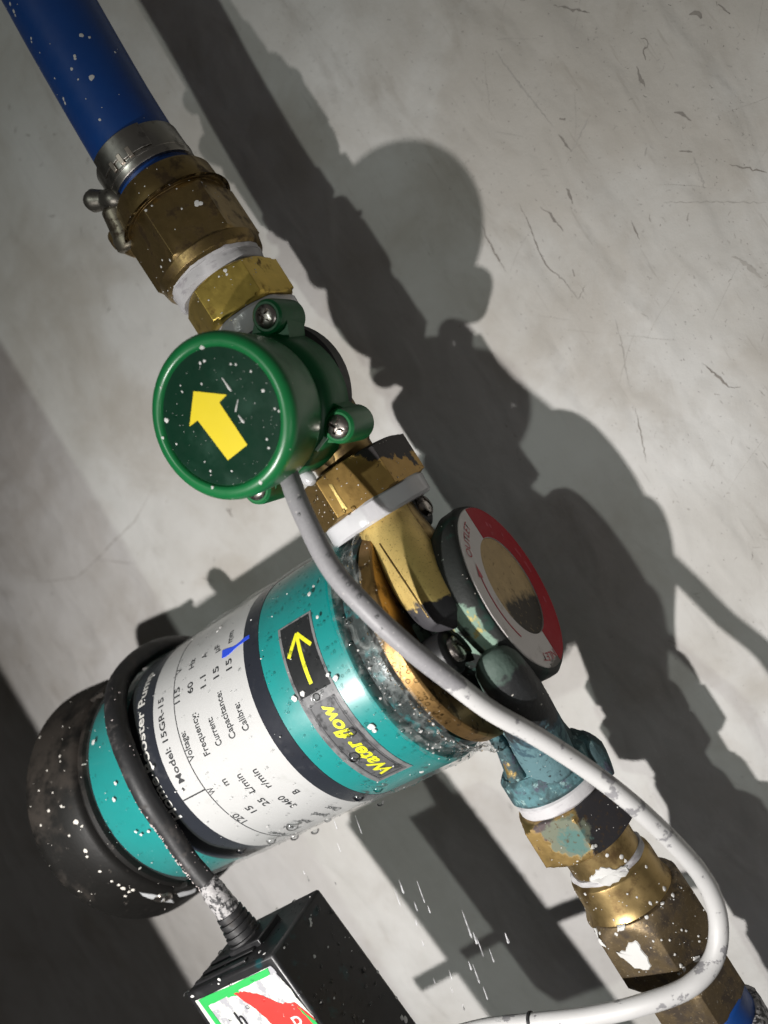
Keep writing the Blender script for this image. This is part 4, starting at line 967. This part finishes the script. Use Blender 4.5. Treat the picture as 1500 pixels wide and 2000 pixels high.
# ---------------------------------------------------------------- black adapter box
def build_box():
    rnd = random.Random(51)
    Bf, Cf = Vector((-86.2, -65, -58)), Vector((-131.5, -65, -61)); dn = Vector((math.sin(math.radians(6)), 0, -math.cos(math.radians(6)))); dp = Vector((0, 34, 0))
    T = thing('adapter_box', (Bf + Cf)*.5 + dn*75, 'black plastic power adapter box with a torn green and red sticker hanging under the motor', 'adapter box')
    L = 100
    b = MB(); q = [Cf, Bf, Bf + dp, Cf + dp]; b.add(q + [p + dn*L for p in q], [(0, 3, 2, 1), (4, 5, 6, 7), (0, 1, 5, 4), (1, 2, 6, 5), (2, 3, 7, 6), (3, 0, 4, 7)])
    bo = b.build('shell', M_box, T, bevel=1.1, sharp=30)
    wx = (Bf - Cf).normalized(); c = (Bf + Cf)*.5 + dp*.5
    rim = MB(); up = -dn
    for k in range(3):   # low ribs along the front of the top face
        rim.box(Cf + (Bf-Cf)*.36 + dp*(.12 + .14*k) + up*.1, ((Bf-Cf)*.30, dp*.03, up*.7))
    rim.build('rib', M_box, bo, bevel=.3)
    sr = MB(); p = at(472, 1818, -48); ax = (at(440, 1770, -48) - p).normalized()
    prof = []
    for k in range(5): prof += [(k*2.4 - 3, 6.4 - .35*k), (k*2.4 - 1.6, 6.4 - .35*k), (k*2.4 - 1.5, 5.2 - .3*k), (k*2.4 - .7, 5.2 - .3*k)]
    sr.lathe(prof, p, ax, 28); sr.build('strain_relief', M_rubber, T)
    kb = MB(); kb.box(c + wx*2 + up*.8, (wx*8, dp*.2, up*1.6)); kb.build('boss', M_box, T, bevel=.5)
    # torn sticker on the front face
    def F(u, v, y=-.25): return Cf + (Bf-Cf)*u + dn*v + Vector((0, y, 0))
    def sheet(pts, y, th=.18):
        m_ = MB(); n = len(pts); A = [F(u, v, y) for u, v in pts]
        m_.add(A + [p + Vector((0, th, 0)) for p in A], [tuple(range(n))] + [(i, n+i, n+(i+1) % n, (i+1) % n) for i in range(n)])
        return m_
    def rag(pts, amp, sub=6):
        out = []
        for i in range(len(pts)):
            a, b_ = pts[i], pts[(i+1) % len(pts)]
            for k in range(sub):
                t = k/sub; j = 0 if k == 0 else 1
                out.append((a[0]+(b_[0]-a[0])*t + j*rnd.uniform(-amp, amp)/45, a[1]+(b_[1]-a[1])*t + j*rnd.uniform(-amp, amp)))
        return out
    paper = surf('torn_paper', (.48, .49, .45), .6, 0, [dict(size=6, lo=.50, hi=.58, col=(.28, .28, .30), rough=.8), dict(size=2, lo=.6, hi=.7, col=(.66, .68, .58), rough=.6)], var=.1)
    sk = sheet(rag([(.06, 3.2), (.93, 3.2), (.95, 10), (.985, 26), (.99, 60), (.06, 60)], .35), -.22).build('sticker', paper, T, fix=False)
    M_gs = surf('sticker_green', (.02, .33, .07), .5, var=.1); M_rs = surf('sticker_red', (.52, .03, .024), .5, 0, [dict(size=3, lo=.66, hi=.72, col=(.6, .5, .46), rough=.7)], var=.1)
    g = sheet(rag([(.10, 3.4), (.90, 3.4), (.88, 5.6), (.52, 5.9), (.50, 7.4), (.40, 7.0), (.38, 6.2), (.15, 6.6), (.15, 60), (.10, 60)], .25), -.40); g.build('green_border', M_gs, sk, fix=False)
    r = sheet(rag([(.46, 6.4), (.56, 7.0), (.70, 11), (.80, 15.5), (.92, 17.0), (.985, 24), (.985, 60), (.66, 60), (.62, 22), (.56, 14)], .3), -.42); r.build('red_band', M_rs, sk, fix=False)
    g2 = sheet(rag([(.92, 18.5), (.985, 25), (.985, 34), (.955, 26)], .2), -.52); g2.build('green_corner', M_gs, sk, fix=False)
    t = MB()
    def face_text(s, u0, v0, wd, ht): text_on(t, s, lambda a, b_: F(u0 + a*wd, v0 - b_*ht, -.6), 0)
    face_text('h', .34, 17.5, .06, 8); t.build('lettering', M_ink, sk, sharp=0, fix=False)
    t = MB(); face_text('P', .80, 27, .08, 9); face_text('p', .70, 34, .08, 8); t.build('white_lettering', M_inkw, sk, sharp=0, fix=False)
    wd = MB(); scatter(wd, [b], 170, .25, .9, rnd, ok=lambda p, n: (p - Cf).dot(dn) < 45 and (n.y < -.5 or n.x > .5 or n.z > .5), dome=True, st=1.5)
    wd.build('water_bead', M_water, T, kind='stuff', fix=False, sharp=0)
    s = MB(); scatter(s, [b], 60, .2, .6, rnd, ok=lambda p, n: (p - Cf).dot(dn) < 45)
    spots(s, bvh_of([b]), [(792, 1992, 9), (785, 1988, 7), (606, 1795, 5), (607, 1802, 5), (607, 1808, 4), (614, 1868, 5), (738, 1898, 5), (774, 1948, 4), (456, 1843, 6), (507, 1859, 6), (517, 1862, 5), (428, 1913, 5)], rnd)
    s.build('paint_speck', M_paint, T, kind='stuff', fix=False)
build_box()

# ---------------------------------------------------------------- falling water
def spray_mat():
    s = NT('spray'); out = s.n['Material Output']
    tr = s.n.new('ShaderNodeBsdfTransparent'); mx = s.n.new('ShaderNodeMixShader')
    s.b.inputs['Base Color'].default_value = (.8, .8, .82, 1); s.b.inputs['Roughness'].default_value = .15; s.b.inputs['Specular IOR Level'].default_value = 1.0
    lw = s.n.new('ShaderNodeLayerWeight'); lw.inputs['Blend'].default_value = .5
    s.link(s.math('ADD', s.math('MULTIPLY', lw.outputs['Facing'], .35), s.rng(s.noise(2.2, 3, .6), .35, .7, .05, .55)), mx.inputs[0])
    s.link(tr.outputs[0], mx.inputs[1]); s.link(s.b.outputs[0], mx.inputs[2]); s.link(mx.outputs[0], out.inputs[0])
    return s.m
def build_water():
    rnd = random.Random(61); M_spray = spray_mat()
    # pixel, head radius, length: long thin strands of falling water and short drops
    lst = [(784, 1732, 5, 30), (776, 1752, 3.5, 40), (812, 1770, 4, 22), (822, 1742, 3, 46), (838, 1776, 4, 16), (912, 1805, 5, 62), (928, 1832, 6, 26), (938, 1850, 3.5, 40), (990, 1832, 6, 22), (930, 1902, 4, 40), (918, 1886, 4.5, 18), (960, 1866, 3.5, 30),
           (882, 1932, 3.5, 18), (848, 1915, 3, 14), (826, 1842, 4, 14), (813, 1802, 3.5, 12), (880, 1904, 3, 20), (948, 1940, 3.5, 26), (905, 1966, 3.5, 16), (655, 1610, 3, 20), (662, 1655, 3, 18), (602, 1716, 3, 14), (594, 1704, 3, 8), (655, 1725, 3, 8), (700, 1610, 2.2, 40)]
    for i, (px, py, r, ln) in enumerate(lst):
        p = at(px, py, -25 + rnd.uniform(-20, 20)); q = at(px + ln*.34, py + ln*.94, -25)
        d = (Vector((q.x, p.y, q.z)) - Vector((at(px, py, -25).x, p.y, at(px, py, -25).z))).normalized(); k = ln/11.0; rr = r/13.0
        b = MB().tube([p - d*k, p - d*k*.5, p + d*k*.2, p + d*k*.8, p + d*k], [.04, rr*.5, rr*.75, rr, .05], 12, sub=5)
        o = b.build('water_drop', M_spray, None, sharp=0, loc=p)
        tag(o, 'small streak of clear water falling through the air below the teal motor', 'water drop', 'falling water drops')
build_water()

for o in bpy.data.objects:
    for k in ('_w', '_k'):
        if k in o: del o[k]
